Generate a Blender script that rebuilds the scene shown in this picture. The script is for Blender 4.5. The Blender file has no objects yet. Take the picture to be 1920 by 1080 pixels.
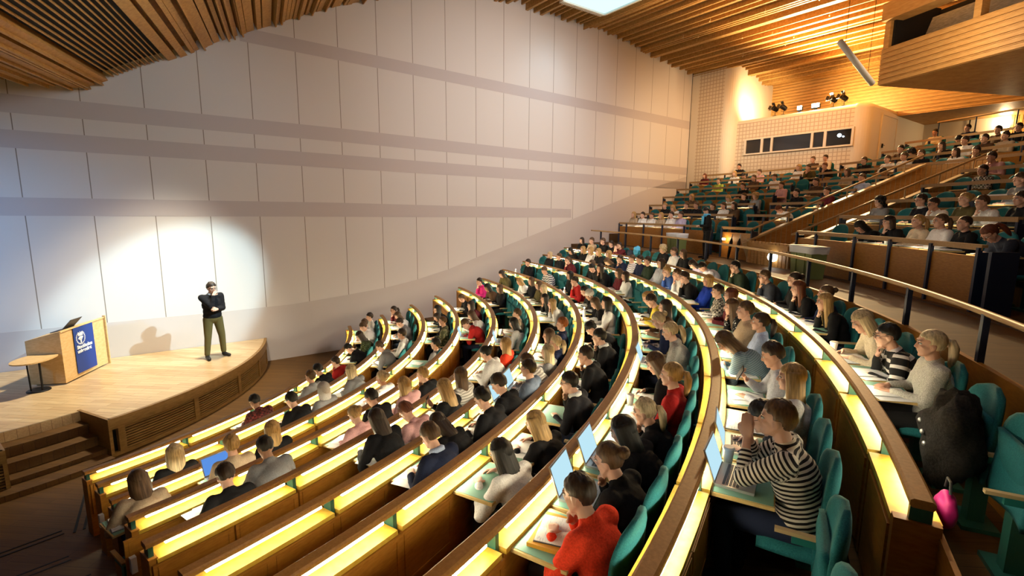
import bpy, bmesh, math, random
import numpy as np
from mathutils import Vector, Matrix, noise

random.seed(7)
PI = math.pi
SC = bpy.context.scene
COL = SC.collection

# ------------------------------------------------------------------ camera
F_PX = 918.97
CAM = Vector((16.74746, 0.0, 4.30693))
YAW, PITCH, ROLL = math.radians(130.0628), math.radians(8.8449), math.radians(0.3959)
fw = Vector((math.cos(YAW) * math.cos(PITCH), math.sin(YAW) * math.cos(PITCH), -math.sin(PITCH)))
r0 = Vector((math.sin(YAW), -math.cos(YAW), 0))
u0 = r0.cross(fw)
rt = r0 * math.cos(ROLL) + u0 * math.sin(ROLL)
up = -r0 * math.sin(ROLL) + u0 * math.cos(ROLL)
cd = bpy.data.cameras.new('camera')
cam = bpy.data.objects.new('camera', cd)
COL.objects.link(cam)
cam.matrix_world = Matrix(((rt.x, up.x, -fw.x, CAM.x), (rt.y, up.y, -fw.y, CAM.y), (rt.z, up.z, -fw.z, CAM.z), (0, 0, 0, 1)))
cd.sensor_width = 36.0
cd.lens = F_PX / 1920 * 36.0
cd.clip_start = 0.05
cd.clip_end = 200
SC.camera = cam

# ------------------------------------------------------------------ world and light
world = bpy.data.worlds.new('world')
SC.world = world
world.use_nodes = True
bgn = world.node_tree.nodes['Background']
bgn.inputs[0].default_value = (0.55, 0.62, 0.8, 1)
bgn.inputs[1].default_value = 0.035
SC.view_settings.view_transform = 'Standard'
SC.view_settings.look = 'None'
SC.view_settings.gamma = 1.0
SC.view_settings.use_curve_mapping = False
SC.view_settings.exposure = 0.0
try:
    SC.cycles.use_denoising = True
    SC.cycles.max_bounces = 6
    SC.cycles.diffuse_bounces = 3
    SC.cycles.glossy_bounces = 2
    SC.cycles.transmission_bounces = 3
    SC.cycles.sample_clamp_indirect = 4.0
except Exception:
    pass

# wall frame: s runs along the white wall towards the back, e goes into the room
W0 = Vector((2.01837, 3.67237, 0))
WT = Vector((0.2419219, 0.9702957, 0))
WN = Vector((-0.9702957, 0.2419219, 0))


def wp(s, e, h):
    return W0 + WT * s - WN * e + Vector((0, 0, h))


def lamp(name, kind, loc, target, energy, color, size=0.3, spot=60, blend=0.5):
    d = bpy.data.lights.new(name, kind)
    d.energy = energy
    d.color = color
    if kind == 'SPOT':
        d.spot_size = math.radians(spot)
        d.spot_blend = blend
        d.shadow_soft_size = size
    elif kind == 'AREA':
        d.shape = 'DISK'
        d.size = size
    else:
        d.shadow_soft_size = size
    o = bpy.data.objects.new(name, d)
    COL.objects.link(o)
    o.location = loc
    if target is not None:
        o.rotation_euler = (Vector(target) - Vector(loc)).to_track_quat('-Z', 'Y').to_euler()
    return o


# cool profile spot on the stage; unseen fill lamps added as marked
lamp('stage_spot_lamp', 'SPOT', wp(9.0, 10.0, 10.2), wp(0.10, 0, 1.7), 11000, (0.58, 0.88, 1.0), 0.10, 15.5, 0.42)
lamp('added_daylight_spot', 'SPOT', wp(-7.5, 5.5, 4.6), wp(-3.8, 0, 2.9), 1700, (0.20, 0.50, 1.0), 0.4, 62, 1.0)  # unseen spot added for blue daylight on the wall's left end
lamp('added_stage_fill', 'SPOT', wp(1.2, 2.2, 7.4), (3.7, 2.9, 0.7), 3600, (1.0, 0.90, 0.68), 0.3, 72, 1.0)  # unseen spot added overhead to brighten the stage top, not its front
lamp('added_wall_fill', 'SPOT', wp(1.0, 7.0, 7.3), wp(-0.3, 0, 6.4), 330, (0.72, 0.88, 1.0), 0.6, 84, 1.0)  # unseen spot added to lift the wall's upper left
lamp('added_wall_fill', 'SPOT', wp(11.5, 10.0, 9.6), wp(10.6, 0, 5.2), 3400, (1.0, 0.88, 0.80), 0.8, 96, 1.0)  # unseen spot added for the wash across the wall's middle
lamp('added_wall_fill', 'SPOT', wp(19.0, 6.5, 8.8), wp(20.0, 0, 7.0), 1250, (1.0, 0.72, 0.42), 0.8, 84, 1.0)  # unseen spot added to warm the wall's back end
lamp('added_booth_fill', 'SPOT', wp(15.5, 5.5, 9.9), wp(22.0, 4.5, 7.2), 1100, (1.0, 0.82, 0.58), 0.4, 62, 1.0)  # unseen spot added to brighten the booth front
lamp('skylight_glow_lamp', 'SPOT', wp(13.0, 1.9, 11.1), wp(12.2, 0, 8.2), 110, (0.60, 0.82, 1.0), 0.6, 90, 1.0)
lamp('added_hall_fill', 'POINT', (15.5, 4.0, 9.0), None, 150, (0.68, 0.84, 1.0), 0.8)  # unseen point added as cool fill over the audience
lamp('added_hall_fill', 'POINT', (8.5, 1.5, 7.6), None, 36, (1.0, 0.74, 0.45), 0.8)  # unseen point added as warm fill over the front rows
lamp('added_hall_fill', 'POINT', wp(16.0, 11.0, 8.6), None, 150, (1.0, 0.76, 0.50), 0.8)  # unseen point added as warm fill for booth and upper seats

# ------------------------------------------------------------------ materials
MATS = {}


def newmat(name, color, rough=0.6, metal=0.0, spec=0.3):
    m = bpy.data.materials.new(name)
    m.use_nodes = True
    b = m.node_tree.nodes['Principled BSDF']
    b.inputs['Base Color'].default_value = (*color, 1)
    b.inputs['Roughness'].default_value = rough
    b.inputs['Metallic'].default_value = metal
    b.inputs['Specular IOR Level'].default_value = spec
    MATS[name] = m
    return m, m.node_tree, b


def mixed(name, c1, c2, scale=(1, 1, 1), nscale=5.0, detail=4, rough=0.6, bump=0.0, spec=0.3, coord='Object', lo=0.35, hi=0.65, metal=0.0):
    m, nt, b = newmat(name, c1, rough, metal, spec)
    N, L = nt.nodes.new, nt.links.new
    tc = N('ShaderNodeTexCoord')
    mp = N('ShaderNodeMapping')
    mp.inputs['Scale'].default_value = scale
    L(tc.outputs[coord], mp.inputs['Vector'])
    no = N('ShaderNodeTexNoise')
    no.inputs['Scale'].default_value = nscale
    no.inputs['Detail'].default_value = detail
    L(mp.outputs[0], no.inputs['Vector'])
    cr = N('ShaderNodeValToRGB')
    cr.color_ramp.elements[0].position = lo
    cr.color_ramp.elements[1].position = hi
    cr.color_ramp.elements[0].color = (*c1, 1)
    cr.color_ramp.elements[1].color = (*c2, 1)
    L(no.outputs['Fac'], cr.inputs[0])
    L(cr.outputs[0], b.inputs['Base Color'])
    if bump:
        bp = N('ShaderNodeBump')
        bp.inputs['Strength'].default_value = bump
        bp.inputs['Distance'].default_value = 0.01
        L(no.outputs['Fac'], bp.inputs['Height'])
        L(bp.outputs[0], b.inputs['Normal'])
    return m


def emat(name, color, strength):
    m = bpy.data.materials.new(name)
    m.use_nodes = True
    nt = m.node_tree
    nt.nodes.clear()
    e = nt.nodes.new('ShaderNodeEmission')
    e.inputs[0].default_value = (*color, 1)
    e.inputs[1].default_value = strength
    o = nt.nodes.new('ShaderNodeOutputMaterial')
    nt.links.new(e.outputs[0], o.inputs[0])
    MATS[name] = m
    return m


mixed('rail_wood', (0.33, 0.16, 0.038), (0.41, 0.205, 0.053), (6, 6, 6), 9, 5, 0.42, 0.02)
mixed('panel_wood', (0.30, 0.122, 0.015), (0.38, 0.165, 0.024), (2, 2, 9), 6, 5, 0.45, 0.02)
mixed('shelf_wood', (0.54, 0.335, 0.036), (0.64, 0.415, 0.055), (3, 3, 3), 6, 4, 0.5)
mixed('edge_wood', (0.55, 0.38, 0.14), (0.64, 0.46, 0.19), (3, 3, 3), 6, 4, 0.5)
newmat('post_green', (0.03, 0.13, 0.10), 0.35, 0.2, 0.5)
newmat('post_navy', (0.012, 0.022, 0.05), 0.4, 0.1, 0.5)
newmat('desk_green', (0.20, 0.40, 0.31), 0.5)
mixed('seat_fabric', (0.009, 0.105, 0.122), (0.016, 0.15, 0.165), (1, 1, 1), 140, 2, 0.9, 0.15)
newmat('seat_plastic', (0.02, 0.16, 0.14), 0.4)
newmat('arm_wood', (0.5, 0.36, 0.18), 0.45)
newmat('black_metal', (0.012, 0.012, 0.014), 0.4, 0.5)
newmat('dark', (0.008, 0.008, 0.009), 0.7)
newmat('brass', (0.40, 0.25, 0.11), 0.42, 0.2, 0.4)
mixed('upper_rail', (0.34, 0.205, 0.085), (0.42, 0.26, 0.11), (6, 6, 6), 9, 4, 0.45)
mixed('insulation', (0.34, 0.33, 0.25), (0.52, 0.50, 0.40), (1, 1, 4), 9, 5, 0.9, 0.2)
newmat('paper', (0.86, 0.86, 0.84), 0.8)
newmat('white_plastic', (0.75, 0.75, 0.73), 0.5)
newmat('white_paint', (0.72, 0.66, 0.56), 0.6)
newmat('silver', (0.5, 0.5, 0.5), 0.35, 0.6)
newmat('key_grey', (0.09, 0.09, 0.10), 0.6)
newmat('banner_blue', (0.012, 0.045, 0.26), 0.5)
newmat('banner_white', (0.8, 0.83, 0.9), 0.6)
newmat('bin_green', (0.16, 0.2, 0.07), 0.6)
newmat('bag_film', (0.62, 0.64, 0.68), 0.35)
newmat('glass_dark', (0.012, 0.012, 0.013), 0.06, 0, 0.8)
emat('tube_light', (1.0, 0.88, 0.60), 55.0)
emat('tube_light_dim', (1.0, 0.90, 0.68), 30.0)
emat('screen_blue', (0.12, 0.32, 0.85), 0.9)
emat('screen_white', (0.55, 0.85, 0.98), 0.95)
emat('sky_panel', (0.50, 0.88, 1.0), 1.7)
emat('lamp_glow', (1.0, 0.78, 0.45), 60.0)
emat('glow_white', (1.0, 0.96, 0.85), 6.0)
emat('booth_glow', (0.75, 0.88, 1.0), 6.0)


def plankmat(name, c1, c2, c3, ax, width, length, rough=0.4):
    """floor or wall boards: ax = rotation of the board direction about z"""
    m, nt, b = newmat(name, c1, rough)
    N, L = nt.nodes.new, nt.links.new
    tc = N('ShaderNodeTexCoord')
    mp = N('ShaderNodeMapping')
    mp.inputs['Rotation'].default_value = ax
    L(tc.outputs['Object'], mp.inputs['Vector'])
    br = N('ShaderNodeTexBrick')
    br.inputs['Scale'].default_value = 1.0
    br.inputs['Brick Width'].default_value = length
    br.inputs['Row Height'].default_value = width
    br.inputs['Mortar Size'].default_value = 0.003
    br.inputs['Color1'].default_value = (*c1, 1)
    br.inputs['Color2'].default_value = (*c2, 1)
    br.inputs['Mortar'].default_value = (*c3, 1)
    L(mp.outputs[0], br.inputs['Vector'])
    mp2 = N('ShaderNodeMapping')
    mp2.inputs['Scale'].default_value = (1.2, 18, 18)
    L(mp.outputs[0], mp2.inputs['Vector'])
    no = N('ShaderNodeTexNoise')
    no.inputs['Scale'].default_value = 2.0
    no.inputs['Detail'].default_value = 5
    L(mp2.outputs[0], no.inputs['Vector'])
    mx = N('ShaderNodeMix')
    mx.data_type = 'RGBA'
    mx.blend_type = 'MULTIPLY'
    mx.inputs['Factor'].default_value = 0.55
    L(br.outputs['Color'], mx.inputs['A'])
    cr = N('ShaderNodeValToRGB')
    cr.color_ramp.elements[0].color = (0.55, 0.5, 0.45, 1)
    cr.color_ramp.elements[0].position = 0.3
    cr.color_ramp.elements[1].position = 0.7
    L(no.outputs['Fac'], cr.inputs[0])
    L(cr.outputs[0], mx.inputs['B'])
    L(mx.outputs['Result'], b.inputs['Base Color'])
    return m


plankmat('stage_boards', (0.54, 0.37, 0.20), (0.66, 0.49, 0.28), (0.26, 0.16, 0.08), (0, 0, -0.62), 0.13, 0.9, 0.35)
plankmat('floor_boards', (0.105, 0.048, 0.010), (0.135, 0.064, 0.015), (0.05, 0.022, 0.006), (0, 0, -0.62), 0.13, 1.4, 0.6)
plankmat('gallery_boards', (0.42, 0.20, 0.06), (0.52, 0.27, 0.09), (0.70, 0.45, 0.2), (0, PI / 2, 0), 0.12, 40, 0.5)
mixed('slat_wood', (0.36, 0.185, 0.05), (0.48, 0.27, 0.085), (5, 5, 5), 3, 4, 0.5, 0.03)
mixed('deck_wood', (0.30, 0.15, 0.04), (0.42, 0.22, 0.065), (2, 2, 2), 3, 4, 0.6)
mixed('box_wood', (0.45, 0.235, 0.065), (0.55, 0.31, 0.10), (2, 2, 14), 2.5, 5, 0.5)
mixed('fascia_wood', (0.21, 0.112, 0.030), (0.28, 0.155, 0.046), (2, 2, 10), 4, 4, 0.45)
mixed('lectern_wood', (0.60, 0.38, 0.16), (0.68, 0.46, 0.22), (3, 3, 8), 4, 4, 0.45)


def wallmat():
    m, nt, b = newmat('wall_panels', (0.66, 0.61, 0.57), 0.85)
    N, L = nt.nodes.new, nt.links.new
    at = N('ShaderNodeAttribute')
    at.attribute_name = 'wall_s'
    sub = N('ShaderNodeMath')
    sub.operation = 'SUBTRACT'
    sub.inputs[1].default_value = 0.03
    L(at.outputs['Fac'], sub.inputs[0])
    dv = N('ShaderNodeMath')
    dv.operation = 'DIVIDE'
    dv.inputs[1].default_value = 1.17
    L(sub.outputs[0], dv.inputs[0])
    fr = N('ShaderNodeMath')
    fr.operation = 'FRACT'
    L(dv.outputs[0], fr.inputs[0])
    lt = N('ShaderNodeMath')
    lt.operation = 'LESS_THAN'
    lt.inputs[1].default_value = 0.016
    L(fr.outputs[0], lt.inputs[0])
    mx = N('ShaderNodeMix')
    mx.data_type = 'RGBA'
    mx.inputs['A'].default_value = (0.66, 0.62, 0.585, 1)
    mx.inputs['B'].default_value = (0.25, 0.21, 0.17, 1)
    L(lt.outputs[0], mx.inputs['Factor'])
    L(mx.outputs['Result'], b.inputs['Base Color'])
    return m


wallmat()
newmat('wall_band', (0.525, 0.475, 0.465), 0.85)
newmat('wall_dado', (0.55, 0.50, 0.475), 0.85)


def gridmat(name, base, hole, step, frac):
    """acoustic board with square perforations, on attributes ga / gb"""
    m, nt, b = newmat(name, base, 0.7)
    N, L = nt.nodes.new, nt.links.new
    outs = []
    for a in ('ga', 'gb'):
        at = N('ShaderNodeAttribute')
        at.attribute_name = a
        dv = N('ShaderNodeMath')
        dv.operation = 'DIVIDE'
        dv.inputs[1].default_value = step
        L(at.outputs['Fac'], dv.inputs[0])
        fr = N('ShaderNodeMath')
        fr.operation = 'FRACT'
        L(dv.outputs[0], fr.inputs[0])
        lt = N('ShaderNodeMath')
        lt.operation = 'LESS_THAN'
        lt.inputs[1].default_value = frac
        L(fr.outputs[0], lt.inputs[0])
        outs.append(lt)
    mu = N('ShaderNodeMath')
    mu.operation = 'MAXIMUM'
    L(outs[0].outputs[0], mu.inputs[0])
    L(outs[1].outputs[0], mu.inputs[1])
    mx = N('ShaderNodeMix')
    mx.data_type = 'RGBA'
    mx.inputs['A'].default_value = (*base, 1)
    mx.inputs['B'].default_value = (*hole, 1)
    L(mu.outputs[0], mx.inputs['Factor'])
    L(mx.outputs['Result'], b.inputs['Base Color'])
    return m


gridmat('acoustic_board', (0.70, 0.62, 0.50), (0.50, 0.40, 0.30), 0.16, 0.22)


# ------------------------------------------------------------------ mesh builder
class MB:
    def __init__(self):
        self.v, self.f, self.mi = [], [], []
        self.cur = 0

    def add(self, verts, faces):
        o = len(self.v)
        self.v += [tuple(p) for p in verts]
        self.f += [tuple(i + o for i in f) for f in faces]
        self.mi += [self.cur] * len(faces)

    def hexa(self, p):  # 8 corners: bottom 0-3 ccw, top 4-7
        self.add(p, [(3, 2, 1, 0), (4, 5, 6, 7), (0, 1, 5, 4), (1, 2, 6, 5), (2, 3, 7, 6), (3, 0, 4, 7)])

    def box(self, c, sx, sy, sz, ax=None, ay=None, az=None):
        c = Vector(c)
        ax = Vector(ax or (1, 0, 0)) * (sx / 2)
        ay = Vector(ay or (0, 1, 0)) * (sy / 2)
        az = Vector(az or (0, 0, 1)) * (sz / 2)
        self.hexa([c - ax - ay - az, c + ax - ay - az, c + ax + ay - az, c - ax + ay - az,
                   c - ax - ay + az, c + ax - ay + az, c + ax + ay + az, c - ax + ay + az])

    def arcsweep(self, prof, R, z, t0, t1, n):
        """closed profile [(dr,dz)] (ccw looking along increasing theta or not) swept along an arc"""
        m = len(prof)
        vs = []
        for i in range(n + 1):
            t = t0 + (t1 - t0) * i / n
            c, s = math.cos(t), math.sin(t)
            for dr, dz in prof:
                vs.append(((R + dr) * c, (R + dr) * s, z + dz))
        fs = []
        for i in range(n):
            for j in range(m):
                a, b = i * m + j, i * m + (j + 1) % m
                fs.append((a, b, b + m, a + m))
        fs.append(tuple(range(m))[::-1])
        fs.append(tuple(n * m + j for j in range(m)))
        self.add(vs, fs)

    def tube(self, pts, rad, k=10, caps=True):
        pts = [Vector(p) for p in pts]
        rads = rad if isinstance(rad, (list, tuple)) else [rad] * len(pts)
        d = (pts[-1] - pts[0]).normalized()
        ref = Vector((0, 0, 1)) if abs(d.z) < 0.9 else Vector((1, 0, 0))
        vs = []
        for i, p in enumerate(pts):
            a = pts[max(i - 1, 0)]
            b = pts[min(i + 1, len(pts) - 1)]
            d = (b - a).normalized()
            x = d.cross(ref).normalized()
            y = x.cross(d)
            for q in range(k):
                an = 2 * PI * q / k
                vs.append(p + (x * math.cos(an) + y * math.sin(an)) * rads[i])
        fs = []
        for i in range(len(pts) - 1):
            for q in range(k):
                a, b = i * k + q, i * k + (q + 1) % k
                fs.append((a, b, b + k, a + k))
        if caps:
            fs.append(tuple(range(k))[::-1])
            fs.append(tuple((len(pts) - 1) * k + q for q in range(k)))
        self.add(vs, fs)

    def lathe(self, c, prof, k=20, ax=(1, 0, 0), ay=(0, 1, 0), az=(0, 0, 1)):
        c, ax, ay, az = Vector(c), Vector(ax), Vector(ay), Vector(az)
        vs = []
        for r, z in prof:
            for q in range(k):
                a = 2 * PI * q / k
                vs.append(c + (ax * math.cos(a) + ay * math.sin(a)) * r + az * z)
        fs = []
        for i in range(len(prof) - 1):
            for q in range(k):
                a, b = i * k + q, i * k + (q + 1) % k
                fs.append((a, b, b + k, a + k))
        fs.append(tuple(range(k))[::-1])
        fs.append(tuple((len(prof) - 1) * k + q for q in range(k)))
        self.add(vs, fs)

    def ell(self, c, rx, ry, rz, M=None, nu=16, nv=10):
        c = Vector(c)
        vs = []
        for i in range(nv + 1):
            ph = PI * i / nv
            for j in range(nu):
                th = 2 * PI * j / nu
                p = Vector((rx * math.sin(ph) * math.cos(th), ry * math.sin(ph) * math.sin(th), rz * math.cos(ph)))
                vs.append(c + (M @ p if M else p))
        fs = []
        for i in range(nv):
            for j in range(nu):
                a, b = i * nu + j, i * nu + (j + 1) % nu
                fs.append((a, a + nu, b + nu, b))
        self.add(vs, fs)

    def cap(self, p0, r0_, p1, r1_, k=12):
        """tapered capsule"""
        p0, p1 = Vector(p0), Vector(p1)
        d = p1 - p0
        L = d.length
        d = d.normalized() if L > 1e-6 else Vector((0, 0, 1))
        ref = Vector((0, 0, 1)) if abs(d.z) < 0.9 else Vector((1, 0, 0))
        x = d.cross(ref).normalized()
        y = x.cross(d)
        rings = []
        for i in range(5):
            a = -PI / 2 + PI / 2 * i / 4
            rings.append((p0 + d * (r0_ * math.sin(a)), max(r0_ * math.cos(a), 1e-4)))
        for i in range(5):
            a = PI / 2 * i / 4
            rings.append((p1 + d * (r1_ * math.sin(a)), max(r1_ * math.cos(a), 1e-4)))
        vs = []
        for c, rr in rings:
            for q in range(k):
                an = 2 * PI * q / k
                vs.append(c + (x * math.cos(an) + y * math.sin(an)) * rr)
        fs = []
        for i in range(len(rings) - 1):
            for q in range(k):
                a, b = i * k + q, i * k + (q + 1) % k
                fs.append((a, b, b + k, a + k))
        fs.append(tuple(range(k))[::-1])
        fs.append(tuple((len(rings) - 1) * k + q for q in range(k)))
        self.add(vs, fs)

    def mesh(self, name, mats=(), smooth=False, off=None):
        me = bpy.data.meshes.new(name)
        v = self.v if off is None else [(a - off[0], b - off[1], c - off[2]) for a, b, c in self.v]
        me.from_pydata(v, [], self.f)
        for m in mats:
            me.materials.append(MATS[m] if isinstance(m, str) else m)
        if len(mats) > 1:
            me.polygons.foreach_set('material_index', self.mi)
        if smooth:
            me.polygons.foreach_set('use_smooth', [True] * len(self.f))
        me.update()
        return me

    def build(self, name, mats, parent=None, smooth=False, off=None):
        if isinstance(mats, str):
            mats = (mats,)
        me = self.mesh(name, mats, smooth, off)
        o = bpy.data.objects.new(name, me)
        COL.objects.link(o)
        if parent is not None:
            o.parent = parent
        return o


def empty(name, loc=(0, 0, 0), rz=0.0):
    o = bpy.data.objects.new(name, None)
    o.empty_display_size = 0.1
    COL.objects.link(o)
    o.location = loc
    o.rotation_euler = (0, 0, rz)
    return o


def tag(o, label, cat, group=None):
    o['label'] = label
    o['category'] = cat
    if group:
        o['group'] = group
    return o


def struct(o):
    o['kind'] = 'structure'
    return o


def meshobj(name, me, parent=None, loc=None, mat=None):
    o = bpy.data.objects.new(name, me)
    COL.objects.link(o)
    if parent is not None:
        o.parent = parent
    if loc is not None:
        o.location = loc
    if mat is not None:
        for i, m in enumerate(mat if isinstance(mat, (list, tuple)) else [mat]):
            if i < len(o.material_slots):
                o.material_slots[i].link = 'OBJECT'
                o.material_slots[i].material = m
    return o


def pol(R, t, z=0.0):
    return Vector((R * math.cos(t), R * math.sin(t), z))


def setattr_f(me, name, vals):
    a = me.attributes.new(name, 'FLOAT', 'POINT')
    a.data.foreach_set('value', vals)

# ------------------------------------------------------------------ geometry of the hall
FO = 0.90      # height of a desk rail over its own floor
RAIL = [(8.702, 0.92), (9.681, 1.134), (10.651, 1.353), (11.52, 1.56), (12.406, 1.77), (13.336, 2.005),
        (14.198, 2.264), (15.112, 2.514), (16.057, 2.719), (17.125, 2.946)]
RAIL += [(19.504 + 1.012 * j, 3.919 + 0.3635 * j) for j in range(9)]
A14 = math.radians(14)


def t_end(R, e):
    return math.acos((e + 1.07) / R) - A14


def se(P):
    d = Vector((P[0] - W0.x, P[1] - W0.y, 0))
    return d.dot(WT), -d.dot(WN)


# ---- white side wall
b = MB()
prof = [(-9, 6.9), (-2.39, 6.96), (-1.77, 6.99), (-1.12, 7.0), (-0.62, 7.25), (0.03, 7.62), (0.8, 8.0), (1.6, 8.49), (2.6, 9.02), (4.28, 9.88),
        (5.67, 10.46), (7.2, 11.0), (8.8, 11.42), (10.57, 11.63), (12.83, 11.58), (14.0, 11.57), (16.35, 11.44), (18.66, 11.23),
        (20.29, 11.05), (21.77, 10.92), (23.03, 10.65), (24.2, 10.45), (25.15, 10.25)]
nS = 60
vs, ss = [], []
for i in range(nS + 1):
    s = -9 + (21.77 + 9) * i / nS
    for h in (-0.2, 12.0):
        vs.append(wp(s, 0, h))
        ss.append(s)
    for h in (-0.2, 12.0):
        vs.append(wp(s, -0.3, h))
        ss.append(s)
fs = []
for i in range(nS):
    a = i * 4
    fs += [(a, a + 1, a + 5, a + 4), (a + 2, a + 6, a + 7, a + 3)]
b.add(vs, fs)
o = struct(b.build('wall_left', 'wall_panels'))
setattr_f(o.data, 'wall_s', ss)


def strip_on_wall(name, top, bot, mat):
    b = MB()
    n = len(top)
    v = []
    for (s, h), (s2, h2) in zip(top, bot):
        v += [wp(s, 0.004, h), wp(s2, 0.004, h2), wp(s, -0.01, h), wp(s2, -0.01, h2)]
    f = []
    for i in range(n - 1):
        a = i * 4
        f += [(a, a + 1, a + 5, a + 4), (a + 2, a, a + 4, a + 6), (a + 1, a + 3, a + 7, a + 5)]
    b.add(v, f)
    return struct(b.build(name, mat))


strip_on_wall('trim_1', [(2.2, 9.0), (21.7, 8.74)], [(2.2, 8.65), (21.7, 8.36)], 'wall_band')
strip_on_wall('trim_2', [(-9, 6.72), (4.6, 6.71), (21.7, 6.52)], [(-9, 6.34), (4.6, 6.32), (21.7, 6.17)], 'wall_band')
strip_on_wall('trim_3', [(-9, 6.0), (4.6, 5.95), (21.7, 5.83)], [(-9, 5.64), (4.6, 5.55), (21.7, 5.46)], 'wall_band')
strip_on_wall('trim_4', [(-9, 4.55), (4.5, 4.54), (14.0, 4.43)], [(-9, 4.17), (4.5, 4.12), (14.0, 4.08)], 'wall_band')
strip_on_wall('trim_5', [(-9, 1.6), (1.23, 1.57), (3.1, 1.59), (4.49, 1.7), (5.87, 1.83), (7.0, 2.01), (8.22, 2.29), (9.55, 2.7), (12.02, 3.42), (14.89, 4.26), (18.25, 5.25), (21.7, 6.1)],
              [(-9, 0), (1.23, 0), (3.1, 0), (4.49, 0), (5.87, 0), (7.0, 0), (8.22, 0), (9.55, 0), (12.02, 0), (14.89, 0), (18.25, 0), (21.7, 0)], 'wall_dado')

# ---- ceiling: boards laid away from the white wall, fanned a little over the stage
def ceil_dir(s):
    w = min(max((s - 1.5) / 8.0, 0), 1)
    w = w * w * (3 - 2 * w)
    az = math.radians(-24.5 + 10.5 * w)
    el = math.radians(-3.5 * (1 - w))
    return Vector((math.cos(az) * math.cos(el), math.sin(az) * math.cos(el), math.sin(el)))


def prof_h(s):
    for (a, ha), (c, hc) in zip(prof, prof[1:]):
        if a <= s <= c:
            return ha + (hc - ha) * (s - a) / (c - a)
    return prof[-1][1]


CL = 31.0
b = MB()
ks = [-9 + 34.15 * i / 120 for i in range(121)]
vs = []
for s in ks:
    p = wp(s, -0.05, prof_h(s) + 0.2)
    vs += [p, p + ceil_dir(s) * CL, p + Vector((0, 0, 0.15)), p + ceil_dir(s) * CL + Vector((0, 0, 0.15))]
for i in range(120):
    a = i * 4
    sm = (ks[i] + ks[i + 1]) / 2
    b.cur = 1 if (-0.62 < sm < 0.6 or -2.6 < sm < -1.95) else 0
    b.add([vs[a], vs[a + 4], vs[a + 5], vs[a + 1], vs[a + 2], vs[a + 6], vs[a + 7], vs[a + 3]],
          [(0, 1, 2, 3), (4, 7, 6, 5)])
ceil = struct(b.build('ceiling', ('deck_wood', 'dark')))
b = MB()
rs = random.Random(3)
s = -8.9
while s < 25.05:
    dark = -0.6 < s < 0.55 or -2.55 < s < -2.0
    if dark:
        w, dep, step = 0.02, 0.16, 0.09
    elif s < 5.5:
        w = rs.choice([0.09, 0.12, 0.16, 0.2])
        dep = rs.choice([0.19, 0.2, 0.2, 0.21, 0.27])
        if dep > 0.25:
            w = 0.035
        step = w + rs.choice([0.004, 0.004, 0.012, 0.03])
    else:
        w, dep, step = rs.choice([0.04, 0.06, 0.1]), rs.choice([0.08, 0.16, 0.24, 0.3]), rs.uniform(0.14, 0.34)
    sl = (prof_h(min(s + 0.3, 25.1)) - prof_h(s - 0.3)) / 0.6
    tv = (WT + Vector((0, 0, sl))).normalized()
    nv = tv.cross(-WN)
    if nv.z > 0:
        nv = -nv
    p = wp(s, -0.03, prof_h(s) + 0.2)
    if dark:
        p = p + nv * 0.115
        dep = 0.05
    d = ceil_dir(s)
    segs = 1
    for q in range(segs):
        a0, a1 = p, p + d * CL
        b.hexa([a0 - tv * w / 2 + nv * dep, a1 - tv * w / 2 + nv * dep, a1 + tv * w / 2 + nv * dep, a0 + tv * w / 2 + nv * dep,
                a0 - tv * w / 2, a1 - tv * w / 2, a1 + tv * w / 2, a0 + tv * w / 2])
    s += step
o = struct(b.build('trim_6', 'slat_wood'))
# small hanger hooks between the boards near the back
b = MB()
for i in range(34):
    s = rs.uniform(9, 22)
    e = rs.uniform(2, 11)
    p = wp(s, e, prof_h(s) - 0.12)
    b.box(p, 0.02, 0.10, 0.02)
    b.box(p + Vector((0, 0.05, 0.06)), 0.02, 0.02, 0.12)
struct(b.build('trim_7', 'arm_wood'))

# skylight: a daylit opening with a bright pane
b = MB()
z = 11.36
q = [wp(11.75, 1.75, z), wp(13.75, 1.75, z), wp(13.75, 6.0, z), wp(11.75, 6.0, z)]
b.hexa(q + [p + Vector((0, 0, 0.03)) for p in q])
w = struct(b.build('window_1', 'sky_panel'))
b = MB()
for i in range(26):
    p = wp(11.75 + 0.077 * i, 1.68, z - 0.02)
    b.box(p, 0.03, 0.14, 0.10, WT, WN)
for a, c in ((q[0], q[1]), (q[1], q[2]), (q[2], q[3])):
    d = (c - a)
    b.box((a + c) / 2, d.length, 0.07, 0.12, d.normalized(), Vector((0, 0, 1)).cross(d.normalized()))
fr = b.build('window_frame', 'white_paint', w)

# ---- back corner column with acoustic board, booth with windows
def extrude_plan(name, pts, z0, z1, mats, grid=None, topround=0.0):
    """vertical skin over a plan polyline [(s,e)...]; grid = index range of segments that carry the perforated board"""
    b = MB()
    ga, gb = [], []
    run = 0
    for i, (s, e) in enumerate(pts):
        if i:
            run += math.hypot(s - pts[i - 1][0], e - pts[i - 1][1])
        for zz in (z0, z1):
            b.v.append(tuple(wp(s, e, zz)))
            ga.append(run)
            gb.append(zz)
    for i in range(len(pts) - 1):
        b.f.append((2 * i, 2 * i + 2, 2 * i + 3, 2 * i + 1))
        b.mi.append(1 if grid and grid[0] <= i < grid[1] else 0)
    o = b.build(name, mats, smooth=False)
    setattr_f(o.data, 'ga', ga)
    setattr_f(o.data, 'gb', gb)
    return o


def rnd(cs, ce, r, a0, a1, n=8):
    return [(cs + r * math.cos(a0 + (a1 - a0) * i / n), ce + r * math.sin(a0 + (a1 - a0) * i / n)) for i in range(n + 1)]


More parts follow.
